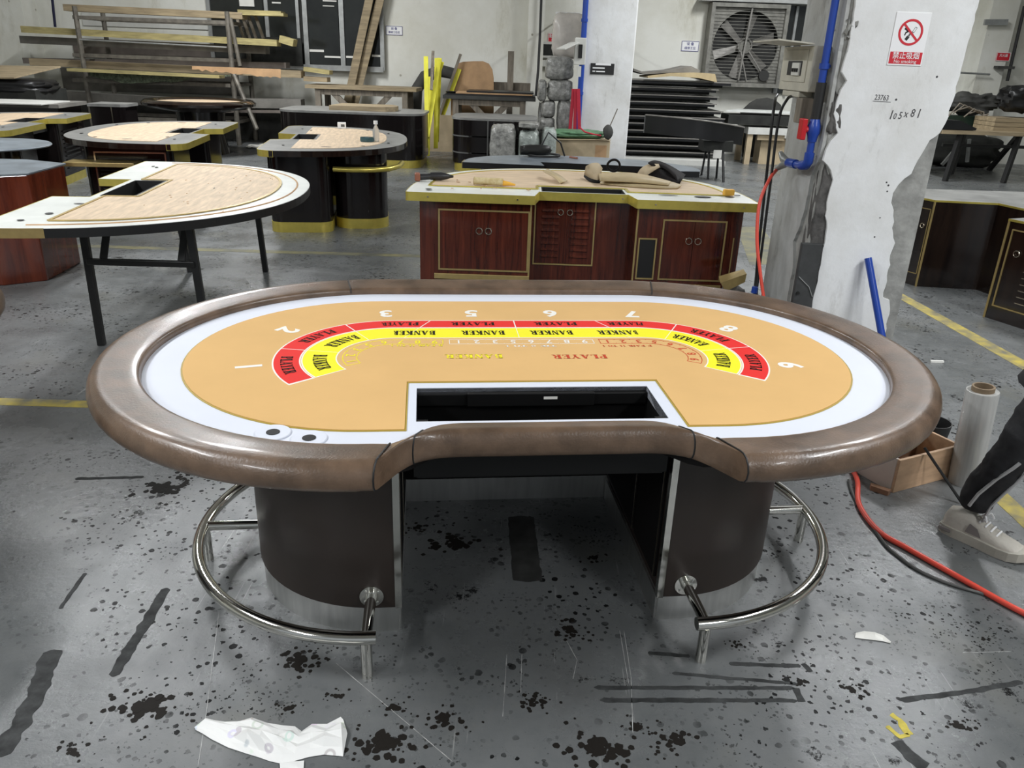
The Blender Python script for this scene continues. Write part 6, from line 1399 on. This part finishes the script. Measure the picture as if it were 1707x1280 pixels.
# hands with five fingers
for s, wx, wy, wz in ((-1, 1.862, 2.372, .905), (1, 2.262, 2.455, .885)):
    hv = [V4(wx, wy, wz+.01, (.026, .018)), V4(wx, wy-.006, wz-.04, (.036, .016)), V4(wx, wy-.01, wz-.075, (.036, .014))]; he = [(0, 1), (1, 2)]
    for k, (dx, ln) in enumerate(((-.028, .062), (-.009, .074), (.010, .070), (.027, .054))):
        b0 = len(hv); hv += [V4(wx+dx, wy-.014, wz-.085, .0088), V4(wx+dx*1.05, wy-.026, wz-.085-ln*.5, .0082), V4(wx+dx*1.02, wy-.020, wz-.085-ln, .007)]; he += [(2, b0), (b0, b0+1), (b0+1, b0+2)]
    b0 = len(hv); hv += [V4(wx-s*.038, wy-.015, wz-.045, .010), V4(wx-s*.05, wy-.028, wz-.075, .009), V4(wx-s*.048, wy-.032, wz-.098, .008)]; he += [(1, b0), (b0, b0+1), (b0+1, b0+2)]
    skin_mesh('hand', hv, he, 'skin', 1)
part(pe, 'hair', MB().lathe([(.080, -.012), (.088, .02), (.078, .062), (.05, .088), (0, .096)], L_(2.02, 2.512, 1.672), 20, .95, 1.12), 'hair', smooth=60)
part(pe, 'nose', MB().blob(L_(2.02, 2.392, 1.60), .014, .018, .022, 0, 1, 10), 'skin', smooth=60); part(pe, 'mouth', MB().blob(L_(2.02, 2.405, 1.555), .024, .008, .006, 0, 1, 10), 'tool_rust', smooth=60)
for s in (-1, 1):
    part(pe, 'eye', MB().blob(L_(2.02+s*.03, 2.400, 1.63), .012, .008, .007, 0, 1, 10), 'hair', smooth=60); part(pe, 'ear', MB().blob(L_(2.02+s*.082, 2.50, 1.61), .010, .022, .032, 0, 1, 10), 'skin', smooth=60)
# sneakers
def sneaker(heel, toe):
    h = Vector((heel[0], heel[1], 0)); d = Vector((toe[0]-heel[0], toe[1]-heel[1], 0)); ang = math.atan2(d.y, d.x); sc = d.length/.30
    mt4 = Matrix.Translation(h-W0) @ Matrix.Rotation(ang, 4, 'Z') @ Matrix.Scale(sc, 4)
    sec = [(0, .022, .035, .075), (.012, .034, .034, .105), (.05, .040, .032, .118), (.095, .040, .032, .112), (.13, .042, .032, .098), (.17, .046, .032, .080), (.21, .050, .032, .066), (.25, .048, .032, .056), (.28, .036, .034, .046), (.297, .014, .036, .040)]
    vs = []; fs = []; m_ = 13
    for x, hw, z0, z1 in sec:
        for k in range(m_):
            t = math.pi*k/(m_-1); c = math.cos(t); s = math.sin(t); vs.append((x, hw*math.copysign(abs(c)**.7, c), z0+(z1-z0)*abs(s)**.75))
    for i in range(len(sec)-1): fs += [(i*m_+k, (i+1)*m_+k, (i+1)*m_+k+1, i*m_+k+1) for k in range(m_-1)]
    fs += [tuple(range(m_)), tuple((len(sec)-1)*m_+k for k in reversed(range(m_)))]
    up = MB().add(vs, fs).map(lambda v: mt4 @ v); sh_ = part(pe, 'sneaker', up, 'shoe', 'off-white sneaker', smooth=60)
    out = [(0-.004, .0)]; hwv = [(x, hw+.007) for x, hw, _, _ in sec]
    outl = [(x-.006 if x == 0 else x+.006 if x > .29 else x, w_) for x, w_ in hwv]+[(x-.006 if x == 0 else x+.006 if x > .29 else x, -w_) for x, w_ in reversed(hwv)]
    so = MB().prism(outl, .0, .036); so.map(lambda v: mt4 @ Vector((v.x, v.y, v.z+(.012*max(0, (v.x-.22)/.08)**2)))); part(sh_, 'sole', so, 'sole', bevel=.005)
    hc = MB().box(-.004, .05, -.046, .046, .012, .03).map(lambda v: mt4 @ v); part(sh_, 'heel_insert', hc, 'shoe_grey', bevel=.004)
    for s in (-1, 1): part(sh_, 'side_panel', MB().add([(.09, s*.0430, .045), (.15, s*.0480, .045), (.13, s*.0445, .075), (.10, s*.0425, .085)], [(0, 1, 2, 3), (3, 2, 1, 0)]).map(lambda v: mt4 @ v), 'shoe_grey')
    for k in range(4):
        x = .125+k*.022; z = .101-k*.009; part(sh_, 'lace', MB().tube([mt4 @ Vector((x, -.026, z-.006)), mt4 @ Vector((x+.006, 0, z+.010)), mt4 @ Vector((x, .026, z-.006))], .0035*sc, 6), 'sign_white', smooth=60)
    part(sh_, 'lace_bow', MB().tube(smooth([mt4 @ Vector(p) for p in ((.12, 0, .112), (.135, -.02, .13), (.15, -.034, .112), (.128, -.004, .112), (.14, .022, .126), (.155, .03, .106))], 5), .0032*sc, 6), 'sign_white', smooth=60)
sneaker((1.718, 2.700), (1.912, 2.472)); sneaker((2.235, 2.70), (2.36, 2.43))
